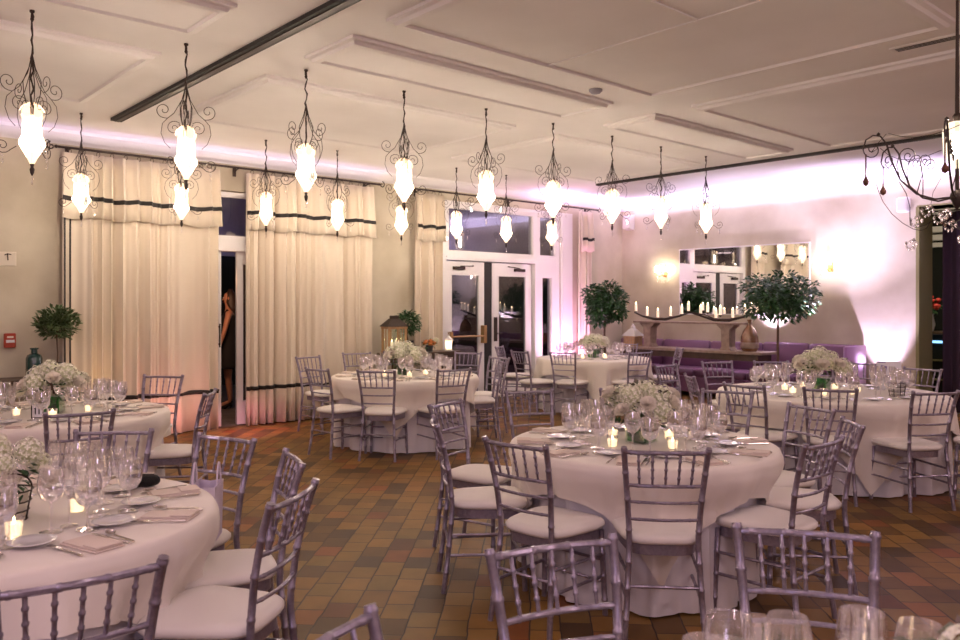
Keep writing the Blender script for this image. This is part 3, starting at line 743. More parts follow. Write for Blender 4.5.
def cloth_meshes(Rt, L, dents, seed, ztop=.765):
    """under cloth to the floor and square overlay, both pushed in where chair seats stand"""
    rr = random.Random(seed); ph = [rr.uniform(0, 6.28) for _ in range(6)]
    def dent(th, k_=0):
        best = 0
        for a, dist in dents:
            d = abs((th-a+pi) % (2*pi)-pi)
            need = Rt+.02-(dist-.245)
            if need <= 0: continue
            wd = .245/Rt
            g = 1 if d < wd else max(0, 1-(d-wd)/.13)
            g = g*g*(3-2*g)
            best = max(best, min(need, .09)*g)
        return best
    def fold(th, dd, k):
        return k*(sin(11*th+ph[0])+.7*sin(19*th+ph[1])+.6*sin(7*th+ph[2])+.4*sin(31*th+ph[4])+.3*sin(43*th+ph[5]))*min(1, dd/.30)
    NT = 160
    def s3(t_): t_ = min(1, max(0, t_)); return t_*t_*(3-2*t_)
    b = MB()
    def f(u, v):
        th = 2*pi*u; z = ztop-.012-(ztop-.022)*v; dd = ztop-z
        r_ = Rt-.012-.035*min(1, dd/.1)+.035*dd+fold(th, dd, .017)-dent(th)*s3((dd-.06)/.20)
        if v == 0: r_ = Rt-.02
        return (r_*cos(th), r_*sin(th), z)
    b.grid(f, NT, 12, True)
    under = b.mesh('tablecloth', M['cloth2'], True)
    b = MB()
    NR = 22; vs = []
    tops = [0.02, .3, .6, .85, .95, .985, 1.0]
    def hemd(th):
        c_ = max(abs(cos(th)), abs(sin(th))); return min(L/c_-Rt, ztop-.03)
    def g(u, v):
        th = 2*pi*u; i = round(v*(len(tops)-1+NR))
        if i < len(tops):
            r_ = tops[i]*Rt; z = ztop-(.006*(tops[i] > .99))
            return (r_*cos(th), r_*sin(th), z)
        q = (i-len(tops)+1)/NR; dd = hemd(th)*q
        corner = abs(sin(2*th))**2
        r_ = Rt+.012*min(1, dd/.03)+.03*dd+fold(th, dd, .019)+.02*corner*sin(24*th+ph[3])*min(1, dd/.5)
        r_ -= dent(th)*s3((dd-.06)/.20)
        return (r_*cos(th), r_*sin(th), ztop-.004-dd)
    b.grid(g, NT, len(tops)-1+NR, True)
    over = b.mesh('overlay_cloth', M['cloth'], True)
    return under, over

def table(key, cx, cy, Rt, n, tname, chairs, a0, seed, L=None, cp=True, cpos=(0, 0), S=1.0, basket=False, gl=True, votives=4, full=True):
    """chairs: list of (x, y, label)"""
    t = thing('banquet_table', 'round banquet table under cloths, the ' + tname, 'table', (cx, cy, 0), 0, 'round banquet tables')
    MB().lathe([(0, .728), (Rt-.02, .728), (Rt-.008, .734), (Rt-.008, .748), (Rt-.02, .752), (0, .752)], 48).obj('tabletop', M['dark'], t, True)
    for k in range(4):
        a = k*pi/2+pi/4; q = Rt*.38
        MB().tube([(q*cos(a), q*sin(a), .728), (q*cos(a), q*sin(a), .02)], .016, 8).obj('leg', M['iron'], t, True)
    for x, y, lb in chairs:
        chair(x, y, atan2(cy-y, cx-x), lb, 'silver banquet chairs')
    dents = [(atan2(y-cy, x-cx), hypot(x-cx, y-cy)) for x, y, _ in chairs]
    L = L or Rt+.20
    un, ov = cloth_meshes(Rt, L, dents, seed)
    o = mobj('tablecloth', un, None, (cx, cy, 0)); tag(o, 'floor-length white under-cloth on the ' + tname, 'tablecloth', 'white under-cloths')
    o = mobj('overlay_cloth', ov, None, (cx, cy, 0)); tag(o, 'ivory overlay cloth draped on the ' + tname, 'tablecloth', 'ivory overlay cloths')
    ZT = .7665; rr = random.Random(seed)
    cam = atan2(-cy, -cx)  # direction of the camera = six o'clock
    for k in range(n):
        th = a0+2*pi*k/n
        hr = (6-(th-cam)*12/(2*pi)*-1) % 12
        hour = int(round(((th-cam)*12/(2*pi)+6) % 12)) % 12
        # clock seen from above with the camera at six; angles run anticlockwise
        hour = int(round((6-(th-cam)*12/(2*pi)) % 12)) % 12
        seat = "%s o'clock place of the %s" % (CLOCK[hour], tname)
        def P(rad, tg):
            tg = -tg
            return cx+cos(th)*rad-sin(th)*tg, cy+sin(th)*rad+cos(th)*tg
        if not in_view(*P(Rt-.2, 0)): continue
        G = 'place settings of the ' + tname
        j = lambda s_=.008: rr.uniform(-s_, s_)
        if full:
            x, y = P(Rt-.135, j()); put('n', 'napkin', TW['napkin'], x, y, ZT, th+pi+j(.12), 'folded blush napkin, ' + seat, 'napkin', 'napkins on the ' + tname)
            for nm, tg, ms in (('fork', .082, 'fork'), ('knife', -.082, 'knife'), ('spoon', -.107, 'spoon')):
                x, y = P(Rt-.15+j(), tg); put('c', nm, TW[ms], x, y, ZT, th+pi+j(.08), 'silver %s, ' % nm + seat, nm, nm + ('s' if nm != 'knife' else '')+' on the ' + tname)
        x, y = P(Rt-.295, .115+j()); put('p', 'bread_plate', TW['plate'], x, y, ZT, 0, 'small white plate, ' + seat, 'plate', 'bread plates on the ' + tname)
        if gl:
            for nm, rad, tg in (('goblet', .33, -.088), ('wine', .405, .0), ('flute', .43, -.085)):
                if nm == 'flute' and key in ('5',) and k % 3 == 0: pass
                x, y = P(Rt-rad+j(), tg+j()); name, ms, cat = TW[nm]
                if nm == 'goblet': 
                    put(nm, name, ms, x, y, ZT, 0, 'half-full %s, ' % cat + seat, cat, 'water goblets on the ' + tname, (('water', TW['gwater']),))
                else: put(nm, name, ms, x, y, ZT, 0, 'clear %s, ' % cat + seat, cat, cat + ('es' if cat.endswith('ss') else 's')+' on the ' + tname)
    px_, py_ = cx+cpos[0], cy+cpos[1]
    if cp: centerpiece(px_, py_, ZT, 'white hydrangea and rose centrepiece on the ' + tname, seed+20, S, basket)
    for k in range(votives):
        a = a0+.3+2*pi*k/votives; q = .235 if Rt < .9 else .32
        hour = int(round((6-(a-cam)*12/(2*pi)) % 12)) % 12
        put('v', 'votive_candle', TW['votive'], px_+q*cos(a), py_+q*sin(a), ZT, 0, "lit votive on the %s side of the centrepiece, %s" % (CLOCK[hour]+" o'clock", tname), 'candle', 'lit votives on the ' + tname,
            (('candle', TW['vwax']), ('flame', TW['vflame'])))
    return t
def ch(desc): return 'silver bamboo-style chair with ivory cushion, ' + desc
T1 = (3.824, 2.890); T2 = (5.440, 7.406); T3 = (9.306, 7.918); T4 = (7.306, 3.408); T5 = (.679, 3.476); T6 = (1.242, .435); T7 = (1.596, 6.540)
table('1', *T1, .76, 10, 'front centre table', [
    (3.281, 2.381, ch('back to camera, front of the centre table')),
    (2.976, 2.803, ch('left of the nearest chair at the centre table')),
    (3.078, 3.407, ch('seen side-on, leftmost at the centre table')),
    (3.500, 3.907, ch('far left of the centre table, behind the leftmost')),
    (4.260, 4.076, ch('on the far side left of the central flowers')),
    (4.76, 3.72, ch('almost hidden behind the central flowers')),
    (5.208, 3.270, ch('far right of the centre table, beyond the glasses')),
    (4.752, 2.564, ch('right rear of centre table, smallest of its right trio')),
    (4.369, 2.223, ch('seen edge-on between the two others right of centre table')),
    (3.818, 2.099, ch('nearest of the three right of the centre table'))],
    R(228.4+18), 11, cp=True)
table('2', *T2, .82, 10, 'middle left table', [
    (4.771, 6.857, ch('back to camera, front of the middle left table')),
    (5.295, 6.588, ch('front right of the middle left table')),
    (4.525, 7.312, ch('front left of the middle left table')),
    (5.17, 8.72, ch('rear left of middle left table against the curtain')),
    (5.910, 8.980, ch('behind the middle left table, just left of its flowers')),
    (6.40, 8.86, ch('hidden behind the middle left table flowers')),
    (6.934, 8.206, ch('behind middle left table before the French doors')),
    (6.101, 6.940, ch('right side of the middle left table, nearer one')),
    (6.509, 7.323, ch('right side of the middle left table, farther one'))],
    R(228.4), 12, S=1.1)
table('3', *T3, .84, 8, 'far centre table', [
    (8.490, 7.640, ch('front left of the far centre table')),
    (9.100, 7.120, ch('front right of the far centre table')),
    (8.209, 8.050, ch('left end of the far centre table, nearer one')),
    (8.72, 8.95, ch('left rear of the far centre table by the door')),
    (10.05, 7.250, ch('right side of the far centre table, turned sideways')),
    (10.50, 8.351, ch('right rear of the far centre table near the lantern'))],
    R(228.4+22), 13, S=1.05, full=False)
table('4', *T4, .98, 12, 'large right table', [
    (7.30, 4.90, ch('left rear of the large right table, turned aside')),
    (6.602, 4.080, ch('left of the large right table, turned sideways')),
    (8.050, 4.860, ch('behind the left end of the large right table')),
    (8.480, 4.530, ch('behind the large right table, left of its flowers')),
    (8.90, 4.28, ch('behind the large right table, close to its flowers')),
    (8.94, 3.78, ch('behind the large right table, right of its flowers')),
    (8.580, 3.215, ch('rear right of the large right table by the opening')),
    (6.749, 2.514, ch('front right of the large right table, whole side visible')),
    (6.481, 3.017, ch('front middle of the large right table')),
    (6.293, 3.484, ch('front left of the large right table')),
    (7.370, 2.147, ch('right end of the large right table at photo edge'))],
    R(228.4+15), 14, L=1.22, S=1.2, cpos=(-.03, .06), full=False, votives=7)
table('5', *T5, .76, 10, 'near left table', [
    (1.19, 4.172, ch('behind near left table, backing onto the rear table')),
    (1.439, 3.739, ch('holding the gift bag at the near left table')),
    (1.428, 3.229, ch('right side of the near left table, farther one')),
    (1.209, 2.781, ch('right side of the near left table, nearer one')),
    (.603, 2.410, ch('closest of the near left table, dark back')),
    (.60, 4.33, ch('far left of the near left table at photo edge'))],
    R(228.4+18), 15, basket=True, S=.8, cpos=(.0, -.06))
table('6', *T6, .76, 10, 'bottom right corner table', [
    (1.525, 1.245, ch('blurred back at the bottom centre of the photo')),
    (2.027, .966, ch('blurred back at the bottom right of the photo')),
    (.934, 1.117, ch('only its post tip showing at the bottom edge'))],
    R(228.4+10), 16, cpos=(.05, -.085), S=.85, votives=3)
table('7', *T7, .80, 10, 'rear left table', [
    (1.484, 5.607, ch('front of the rear left table, left of two overlapping')),
    (2.534, 7.323, ch('behind the rear left table against the wide curtain')),
    (2.272, 6.064, ch('right end of the rear left table, seen sideways'))],
    R(228.4+10), 17, S=1.1)

# ------------------------------------------------------------------ things on the tables
ZT = .7665
t = thing('gift_bag', 'lilac paper gift bag with ribbon handles standing on a chair seat', 'bag', (1.512, 3.579, .503), R(-35))
b = MB(); b.add([(-.05, -.085, 0), (.05, -.085, 0), (.05, .085, 0), (-.05, .085, 0), (-.055, -.095, .25), (.055, -.095, .25), (.055, .095, .25), (-.055, .095, .25),
                 (0, -.088, .08), (0, .088, .08), (0, -.080, .245), (0, .080, .245)],
                [(3, 2, 1, 0), (0, 1, 8), (1, 5, 10, 8), (8, 10, 4, 0), (2, 3, 9), (3, 7, 11, 9), (9, 11, 6, 2), (1, 2, 6, 5), (3, 0, 4, 7)])
o = b.obj('bag_body', M['bag'], t); sm = o.modifiers.new('s', 'SOLIDIFY'); sm.thickness = .0015
for s_ in (-.053, .053):
    MB().tube([(s_, -.045+.09*i/14, .235+.11*sin(pi*i/14)**.7) for i in range(15)], .0045, 6).obj('handle', M['bag'], t, True)
b = MB(); b.grid(lambda u, v: (.075*cos(2*pi*u)*sin(pi*v)**.5, .03*sin(2*pi*u)*sin(pi*v)**.5, .028-.028*cos(pi*v)), 16, 8, True)
t = thing('evening_clutch', 'small black sequinned clutch lying on the near left table', 'bag', (1.26, 3.62-.03, ZT+.001), R(-40)); t.location = (1.25, 3.64, ZT+.001)
b.obj('clutch_body', M['sequin'], t, True); MB().tube([(-.05, 0, .056), (.05, 0, .056)], .004, 6).obj('clasp', M['cutlery'], t)
def digits(b, s_, x, z, h, y, w_=.0025):
    for i, c_ in enumerate(s_):
        if c_ == '1': b.box(x+i*h*.55-w_, x+i*h*.55+w_, y-.0008, y, z, z+h).box(x+i*h*.55-w_*2.4, x+i*h*.55, y-.0008, y, z+h*.86, z+h)
t = thing('table_number_stand', 'small dark framed table number card reading 11', 'sign', (1.437, 6.30, ZT), R(-36))
MB().box(-.042, .042, 0, .008, 0, .105).box(-.03, .03, .008, .05, 0, .006).obj('frame', M['iron'], t)
MB().box(-.034, .034, -.0015, 0, .008, .097).obj('card', M['card'], t)
b = MB(); digits(b, '11', -.012, .03, .045, -.0016, .004); b.obj('number', M['iron'], t)
t = thing('menu_card', 'white folded card with violet print standing among glasses', 'card', (8.02, 3.42, ZT), R(-48))
t.location = (7.93, 3.11, ZT)
MB().add([(-.11, 0, 0), (.11, 0, 0), (.11, .05, .26), (-.11, .05, .26), (-.11, .10, 0), (.11, .10, 0), (.11, .002, 0), (-.11, .002, 0), (.11, .052, .258), (-.11, .052, .258)], [(0, 1, 2, 3), (4, 9, 8, 5), (3, 2, 8, 9)]).obj('card', M['card'], t)
b = MB()
def on(u, v): return (u, v*.05/.26-.0015, v)
b.add([on(-.09, .17), on(-.03, .155), on(-.022, .215), on(-.075, .225)], [(0, 1, 2, 3)]).add([on(-.1, .248), on(-.03, .248), on(-.03, .256), on(-.1, .256)], [(0, 1, 2, 3)])
for k in range(7): b.add([on(-.08+k*.022, .11-.01*(k % 2)), on(-.068+k*.022, .108), on(-.066+k*.022, .128), on(-.078+k*.022, .13)], [(0, 1, 2, 3)])
b.obj('print', M['cardink'], t)
t = thing('bread_basket', 'small black wire basket of cream rolls, large right table', 'basket', (7.42, 2.86, ZT))
b = MB()
for z in (.0, .04, .08, .115): b.tube([((.062+.1*z)*cos(a*pi/8), (.062+.1*z)*sin(a*pi/8), z) for a in range(17)], .003, 5, False)
for k in range(8): b.tube(rotz([(.062, 0, 0), (.0735, 0, .115)], k*pi/4), .003, 4)
b.obj('wire_basket', M['iron'], t)
b = MB()
for k in range(3): b.lathe([(0, 0), (.052, .008), (.060, .020), (.05, .034), (0, .038)], 14, .004*k, 0, .002+k*.037)
b.obj('bread_roll', M['cushion'], t, True)

# ------------------------------------------------------------------ left wall: console, topiary, bottle, alarm box, wall plate
def console(label, x0, x1, y0, y1, h, name='console_table', m='dark'):
    t = thing(name, label, 'table', ((x0+x1)/2, (y0+y1)/2, 0)); w_, d = (x1-x0)/2, (y1-y0)/2
    MB().box(-w_, w_, -d, d, h-.035, h, .006).obj('tabletop', M[m], t)
    MB().box(-w_+.04, w_-.04, -d+.03, d-.03, h-.13, h-.035).obj('apron', M[m], t)
    MB().box(-w_+.05, w_-.05, -d+.04, d-.04, .16, .19).obj('lower_shelf', M[m], t)
    for sx in (-1, 1):
        for sy in (-1, 1): MB().box(sx*(w_-.06)-.025, sx*(w_-.06)+.025, sy*(d-.05)-.025, sy*(d-.05)+.025, 0, h-.13, .005).obj('leg', M[m], t)
    return t
console('dark wooden console against the left wall, holding topiary and bottle', 1.15, 2.42, 9.22, 9.62, .80)
t = thing('rosemary_topiary', 'ball-shaped rosemary topiary in a dark pot by the curtain', 'plant', (2.34, 9.42, .80))
MB().lathe([(0, 0), (.055, 0), (.075, .13), (.08, .13), (.08, .145), (.068, .145), (.062, .125), (0, .125)], 16).obj('pot', M['pot'], t, True)
MB().tube([(0, 0, .12), (.006, .004, .25), (-.004, 0, .40), (.0, 0, .52)], .008, 7).obj('stem', M['bark'], t, True)
mobj('foliage', leafy('foliage', M['leaf2'], 900, .205, .065, 5, .565, .82, .1, -.5), t)
t = thing('glass_bottle', 'dark green square-shouldered glass bottle beside the topiary', 'bottle', (2.12, 9.42, .80))
MB().lathe([(0, 0), (.075, 0), (.08, .01), (.08, .20), (.066, .235), (.032, .255), (.03, .29), (.042, .295), (.042, .31), (.026, .31), (.026, .29), (0, .29)], 20).obj('bottle_body', M['green_glass'], t, True)
t = thing('fire_alarm_box', 'red fire alarm pull box low on the left wall', 'alarm', (1.995, Y1-.002, 1.2)); t.location = (1.98, Y1, 1.10)  # wall-fixed fire alarm box, not a switch
MB().box(-.055, .055, -.05, 0, 0, .155, .008).obj('housing', M['red'], t); MB().box(-.04, .04, -.058, -.05, .055, .085).obj('pull_bar', M['card'], t); MB().box(-.03, .03, -.053, -.05, .105, .125).obj('label_plate', M['rose'], t)
t = thing('wall_plate', 'square pale wall plate with black hook mark on left wall', 'switch', (1.96, Y1, 1.98))
MB().box(-.085, .085, -.012, 0, 0, .15, .004).obj('plate', M['thermo'], t); MB().tube([(-.03, -.02, .115), (.0, -.024, .13), (.035, -.02, .122)], .006, 6).tube([(.0, -.022, .125), (.004, -.022, .06)], .006, 6).obj('hook', M['iron'], t)

# ------------------------------------------------------------------ console behind the middle left table
console('dark console between the curtains holding lanterns, behind middle left table', 6.48, 7.72, 9.12, 9.50, .88)
t = thing('wooden_lantern', 'honey wood candle lantern with dark roof on the console', 'lantern', (6.67, 9.34, .88), R(-14))
b = MB(); q, h = .125, .36
for sx in (-1, 1):
    for sy in (-1, 1): b.box(sx*q-.014, sx*q+.014, sy*q-.014, sy*q+.014, 0, h)
b.box(-q-.02, q+.02, -q-.02, q+.02, 0, .03).box(-q-.02, q+.02, -q-.02, q+.02, h-.02, h+.012)
for s_ in (-1, 1): b.box(-.008, .008, s_*q-.006, s_*q+.006, .03, h-.02).box(s_*q-.006, s_*q+.006, -.008, .008, .03, h-.02)
b.obj('lantern_frame', M['lwood'], t)
b = MB(); b.add([(-q-.04, -q-.04, h+.012), (q+.04, -q-.04, h+.012), (q+.04, q+.04, h+.012), (-q-.04, q+.04, h+.012), (-.06, -.06, h+.12), (.06, -.06, h+.12), (.06, .06, h+.12), (-.06, .06, h+.12)],
                [(3, 2, 1, 0), (4, 5, 6, 7), (0, 1, 5, 4), (1, 2, 6, 5), (2, 3, 7, 6), (3, 0, 4, 7)]).box(-.05, .05, -.05, .05, h+.12, h+.165).obj('lantern_roof', M['iron'], t)
g = MB()
for s_ in (-1, 1): g.box(-q, q, s_*q-.001, s_*q+.001, .03, h-.02).box(s_*q-.001, s_*q+.001, -q, q, .03, h-.02)
g.obj('lantern_glass', M['vase'], t)
def pillar(t, x, y, z, h, r=.022):
    c_ = MB().lathe([(0, 0), (r, 0), (r, h), (r*.5, h-.003), (0, h-.004)], 12).obj('candle', M['wax'], t, True); c_.location = (x, y, z)
    MB().lathe([(0, 0), (.006, .008), (.004, .02), (0, .032)], 8).obj('flame', M['flame'], c_, True).location = (0, 0, h)
pillar(t, -.045, -.02, .03, .13); pillar(t, .05, .02, .03, .15, .03)
t = thing('ivy_plant', 'dark green ivy plant behind the wooden lantern', 'plant', (6.97, 9.42, .88))
MB().lathe([(0, 0), (.06, 0), (.085, .15), (.09, .16), (.07, .16), (0, .14)], 16).obj('pot', M['pot'], t, True)
MB().tube([(0, 0, .14), (-.02, 0, .26), (.01, 0, .38)], .01, 6).obj('stem', M['bark'], t, True)
mobj('foliage', leafy('foliage', M['leaf'], 520, .17, .07, 15, .42, 1.0, .2, .1), t)
t = thing('flower_centerpiece', 'orange and cream flower posy on the console', 'flower arrangement', (7.22, 9.24, .88))
MB().lathe([(0, 0), (.05, 0), (.055, .09), (.045, .09), (0, .02)], 14).obj('pot', M['pot'], t, True)
b = MB()
for k in range(9): b.lathe([(0, -.02), (.03, -.01), (.036, .01), (.015, .028), (0, .02)], 7, .085*cos(k*2.4)*sqrt((k+.5)/9)*1.2, .085*sin(k*2.4)*sqrt((k+.5)/9)*1.2, .15-.006*k)
b.obj('orange_blooms', M['orange'], t, True); o = mobj('hydrangea_head', HY, t, (.10, -.03, .16)); o.scale = (.8,)*3
mobj('foliage', leafy('foliage', M['leaf'], 50, .11, .05, 33, .11, .5, .4), t)
t = thing('small_lantern', 'small white metal lantern glowing at the console end', 'lantern', (7.60, 9.26, .88))
MB().lathe([(0, 0), (.055, 0), (.06, .012), (.05, .02), (.05, .024), (0, .024)], 8).obj('lantern_base', M['white'], t)
hexcol([(.045, .024), (.055, .15)], 6).obj('lantern_glass', M['votive'], t)
MB().lathe([(.075, .148), (.07, .156), (.03, .20), (.012, .215), (.012, .225), (0, .23)], 8).tube([(0, .02*cos(a*pi/6), .25+.02*sin(a*pi/6)) for a in range(13)], .003, 4, False).obj('lantern_roof', M['white'], t)

# ------------------------------------------------------------------ mirror wall
t = thing('wall_mirror', 'wide frameless mirror on the wall above the purple banquette', 'mirror', (X1, 7.325, 1.38))
MB().box(-.03, -.001, -1.225, 1.225, 0, 1.18).obj('backing', M['white'], t)
MB().box(-.034, -.031, -1.205, 1.205, .02, 1.16).obj('mirror_glass', M['mirror'], t)
def sofa(label, y0, y1, right_wing, h):
    t = thing('banquette', label, 'sofa', (X1-.02, (y0+y1)/2, 0)); w_ = (y1-y0)/2
    MB().box(-.66, -.02, -w_, w_, .08, .34, .02).obj('base', M['purple'], t)
    n = max(1, round((y1-y0)/1.0))
    for k in range(n):
        a = -w_+2*w_*k/n; b_ = a+2*w_/n
        MB().box(-.68, -.14, a+.004, b_-.004, .345, .475, .035).obj('seat_cushion', M['purple'], t, True)
        MB().box(-.155, -.01, a+.002, b_-.002, .40, h, .045).obj('backrest', M['purple'], t, True)
    for sx in (-.6, -.1):
        for sy in (-w_+.08, w_-.08): MB().box(sx-.025, sx+.025, sy-.025, sy+.025, 0, .08).obj('leg', M['dark'], t)
    if right_wing: MB().box(-.68, -.01, -w_-.06, -w_-.002, .08, h, .02).obj('armrest', M['purple_lit'], t, True)
    return t
sofa('long purple leather banquette under the mirror, behind the buffet table', 6.86, 9.80, False, .93)
sofa('purple leather banquette end section with lit arm, right of the tree', 5.28, 6.85, True, .95)
# buffet table, two tiers
t = thing('buffet_table', 'pale wooden buffet with raised shelf holding a candle row', 'table', (11.38, 7.62, 0))
MB().box(-.26, .26, -1.40, 1.36, .80, .84, .006).obj('tabletop', M['wood'], t)
MB().box(-.20, .20, -1.32, 1.28, .70, .80).obj('apron', M['dark'], t)
for sx in (-.19, .19):
    for sy in (-1.28, 1.24): MB().box(sx-.03, sx+.03, sy-.03, sy+.03, 0, .70).obj('leg', M['dark'], t)
for sy in (.80, -.70):
    b = MB(); b.add([(x, y, z) for x in (-.09, .09) for y, z in ((sy-.15, 1.25), (sy+.15, 1.25), (sy+.15, 1.235), (sy+.075, 1.17), (sy+.068, .90), (sy+.10, .85), (sy+.10, .841), (sy-.10, .841), (sy-.10, .85), (sy-.068, .90), (sy-.075, 1.17), (sy-.15, 1.235))],
                    [list(range(12)), list(range(23, 11, -1))]+[(k, k+12, (k+1) % 12+12, (k+1) % 12) for k in range(12)])
    b.obj('pedestal', M['wood'], t)
MB().box(-.14, .14, -1.04, 1.06, 1.25, 1.28, .005).obj('raised_shelf', M['wood'], t)
# candelabra of wavy dark branches
cpts = [(1.13, .12), (.95, .055), (.70, .012), (.48, .012), (.22, .065), (.0, .13), (-.22, .07), (-.45, .012), (-.72, .012), (-.95, .065), (-1.18, .12)]
t = thing('candelabra', 'long wavy dark iron candelabra with white candles on the buffet', 'candelabra', (11.38, 7.62, 1.281))
MB().tube([(0, y, z+.022) for y, z in cpts], [.012, .018, .026, .026, .018, .012, .018, .026, .026, .018, .010], 7).tube([(.0, .1, .12), (-.05, -.05, .15), (-.04, -.3, .12), (-.02, -.5, .04)], .009, 6).obj('branch', M['iron'], t, True)
rr = random.Random(2)
pts = [(1.10, .14), (.86, .06), (.64, .035), (.38, .06), (.16, .10), (.03, .15), (-.20, .10), (-.33, .13), (-.48, .04), (-.56, .09), (-.78, .05), (-.99, .10), (-1.10, .13), (-1.20, .14)]
for y, z in pts:
    h = .125; zz = z+.03
    cp_ = MB().lathe([(.004, -.04), (.012, -.03), (.028, -.012), (.028, -.006), (.0, -.006)], 10).obj('cup', M['iron'], t, True); cp_.location = (0, y, zz)
    c_ = MB().lathe([(0, 0), (.022, 0), (.022, h), (.01, h-.004), (0, h-.004)], 12).obj('candle', M['wax'], t, True); c_.location = (0, y, zz-.004)
    MB().lathe([(0, 0), (.007, .010), (.005, .024), (0, .036)], 8).obj('flame', M['flame'], c_, True).location = (0, 0, h)
t = thing('wicker_lantern', 'wooden lantern with white pyramid roof at the buffet left end', 'lantern', (11.40, 8.80, .84))
MB().box(-.12, .12, -.12, .12, 0, .17, .008).obj('lantern_body', M['lwood'], t)
b = MB()
for k in range(6): b.box(-.125, -.119, -.11+k*.04, -.098+k*.04, .01, .16).box(-.11+k*.04, -.098+k*.04, -.125, -.119, .01, .16)
b.obj('slat_panel', M['wood'], t)
MB().lathe([(.20, .17), (.195, .18), (.07, .29), (.045, .30), (.04, .34), (.015, .36), (.02, .375), (0, .39)], 4).obj('lantern_roof', M['white'], t).rotation_euler = (0, 0, pi/4)
t = thing('demijohn_bottle', 'tall round amber glass demijohn on the buffet right end', 'bottle', (11.38, 6.55, .84))
MB().lathe([(0, 0), (.10, 0), (.125, .03), (.135, .12), (.13, .22), (.10, .31), (.05, .38), (.03, .42), (.032, .47), (.04, .475), (.038, .49), (.022, .49), (0, .47)], 22).obj('bottle_body', M['amber'], t, True)
MB().lathe([(.131, .05), (.138, .06), (.139, .12), (.137, .14)], 22).obj('label_band', M['wood'], t, True)
# trees
def tree(label, x, y, crown_z, rx, rz_, n, seed, lumps):
    t = thing('potted_tree', label, 'plant', (x, y, 0)); rr = random.Random(seed)
    MB().lathe([(0, 0), (.15, 0), (.20, .32), (.215, .33), (.215, .36), (.185, .36), (.17, .31), (0, .31)], 20).obj('planter', M['pot'], t, True)
    b = MB(); b.tube([(0, 0, .28), (.015, .01, .7), (-.01, 0, 1.0), (0, 0, crown_z-.1), (.01, .0, crown_z)], [.022, .02, .018, .016, .01], 8)
    for k in range(7):
        a = k*2.4; b.tube([(0, 0, crown_z-.22+.03*k), (rx*.4*cos(a), rx*.4*sin(a), crown_z-.08+.03*k), (rx*.75*cos(a), rx*.75*sin(a), crown_z+.02*k)], [.011, .007, .004], 5)
    b.obj('trunk', M['bark'], t, True)
    for k in range(lumps):
        e = 1-2*(k+.5)/lumps; a = k*2.4; q = sqrt(1-e*e)
        f = leafy('foliage', M['leaf'], n//lumps, rx*.52, .085, seed+k, 0, rz_/rx*.9, .25, .25)
        mobj('foliage', f, t, (rx*.58*q*cos(a), rx*.58*q*sin(a), crown_z+rz_*.58*e))
tree('round-headed potted tree in the corner beside the speaker', 11.02, 9.12, 1.58, .39, .41, 2600, 31, 7)
tree('wide irregular potted tree in front of the wall mirror', 11.0, 5.88, 1.68, .56, .38, 2600, 51, 8)
# sconces
def sconce(label, y):
    t = thing('wall_sconce', label, 'wall light', (X1, y, 2.12))
    MB().box(-.015, 0, -.04, .04, -.05, .10, .005).tube([(-.01, 0, .0), (-.08, 0, -.04), (-.13, 0, .0), (-.13, 0, .05)], .008, 6).obj('bracket', M['brass'], t)
    for s_ in (-1, 1):
        MB().tube([(-.1, 0, -.02), (-.12, s_*.06, -.05), (-.12, s_*.13, .0), (-.12, s_*.13, .04)], .006, 6).obj('arm', M['brass'], t, True)
        MB().lathe([(0, .04), (.012, .05), (.022, .09), (.012, .13), (0, .15)], 10, -.12, s_*.13, 0).obj('bulb', M['shade'], t, True)
    MB().lathe([(.07, .06), (.045, .17)], 14, -.13, 0, 0).obj('lamp_shade', M['petalglass'], t, True)
    MB().lathe([(0, .06), (.02, .08), (.03, .11), (0, .16)], 10, -.13, 0, 0).obj('bulb', M['shade'], t, True)
    for k in range(9):
        a = pi*k/8-pi/2; mobj('crystal_drop', LP['cry'], t, (-.06-.07*cos(a), .14*sin(a), -.04-.05*cos(a)*1.3))
sconce('glowing crystal wall sconce left of the mirror', 8.86)
sconce('glowing crystal wall sconce right of the mirror', 5.78)
t = thing('wall_speaker', 'small white wall speaker high beside the room corner', 'speaker', (X1, 9.66, 2.98), 0)
b = MB(); b.add([(0, -.09, 0), (0, .09, 0), (-.16, .075, .03), (-.16, -.075, .03), (0, -.09, .30), (0, .09, .30), (-.14, .075, .28), (-.14, -.075, .28)], [(0, 3, 2, 1), (4, 5, 6, 7), (0, 4, 7, 3), (1, 2, 6, 5), (3, 7, 6, 2), (0, 1, 5, 4)]).obj('housing', M['speaker'], t)
MB().add([(-.163, .06, .05), (-.163, -.06, .05), (-.145, -.06, .26), (-.145, .06, .26)], [(0, 1, 2, 3)]).obj('grille', M['speaker'], t)
t = thing('wall_speaker', 'small white speaker high beside the right opening', 'speaker', (X1, 4.68, 2.90), 0)
MB().box(-.14, 0, -.085, .085, 0, .22, .03).obj('housing', M['speaker'], t, True); MB().box(-.146, -.141, -.06, .06, .03, .19).obj('grille', M['speaker'], t)
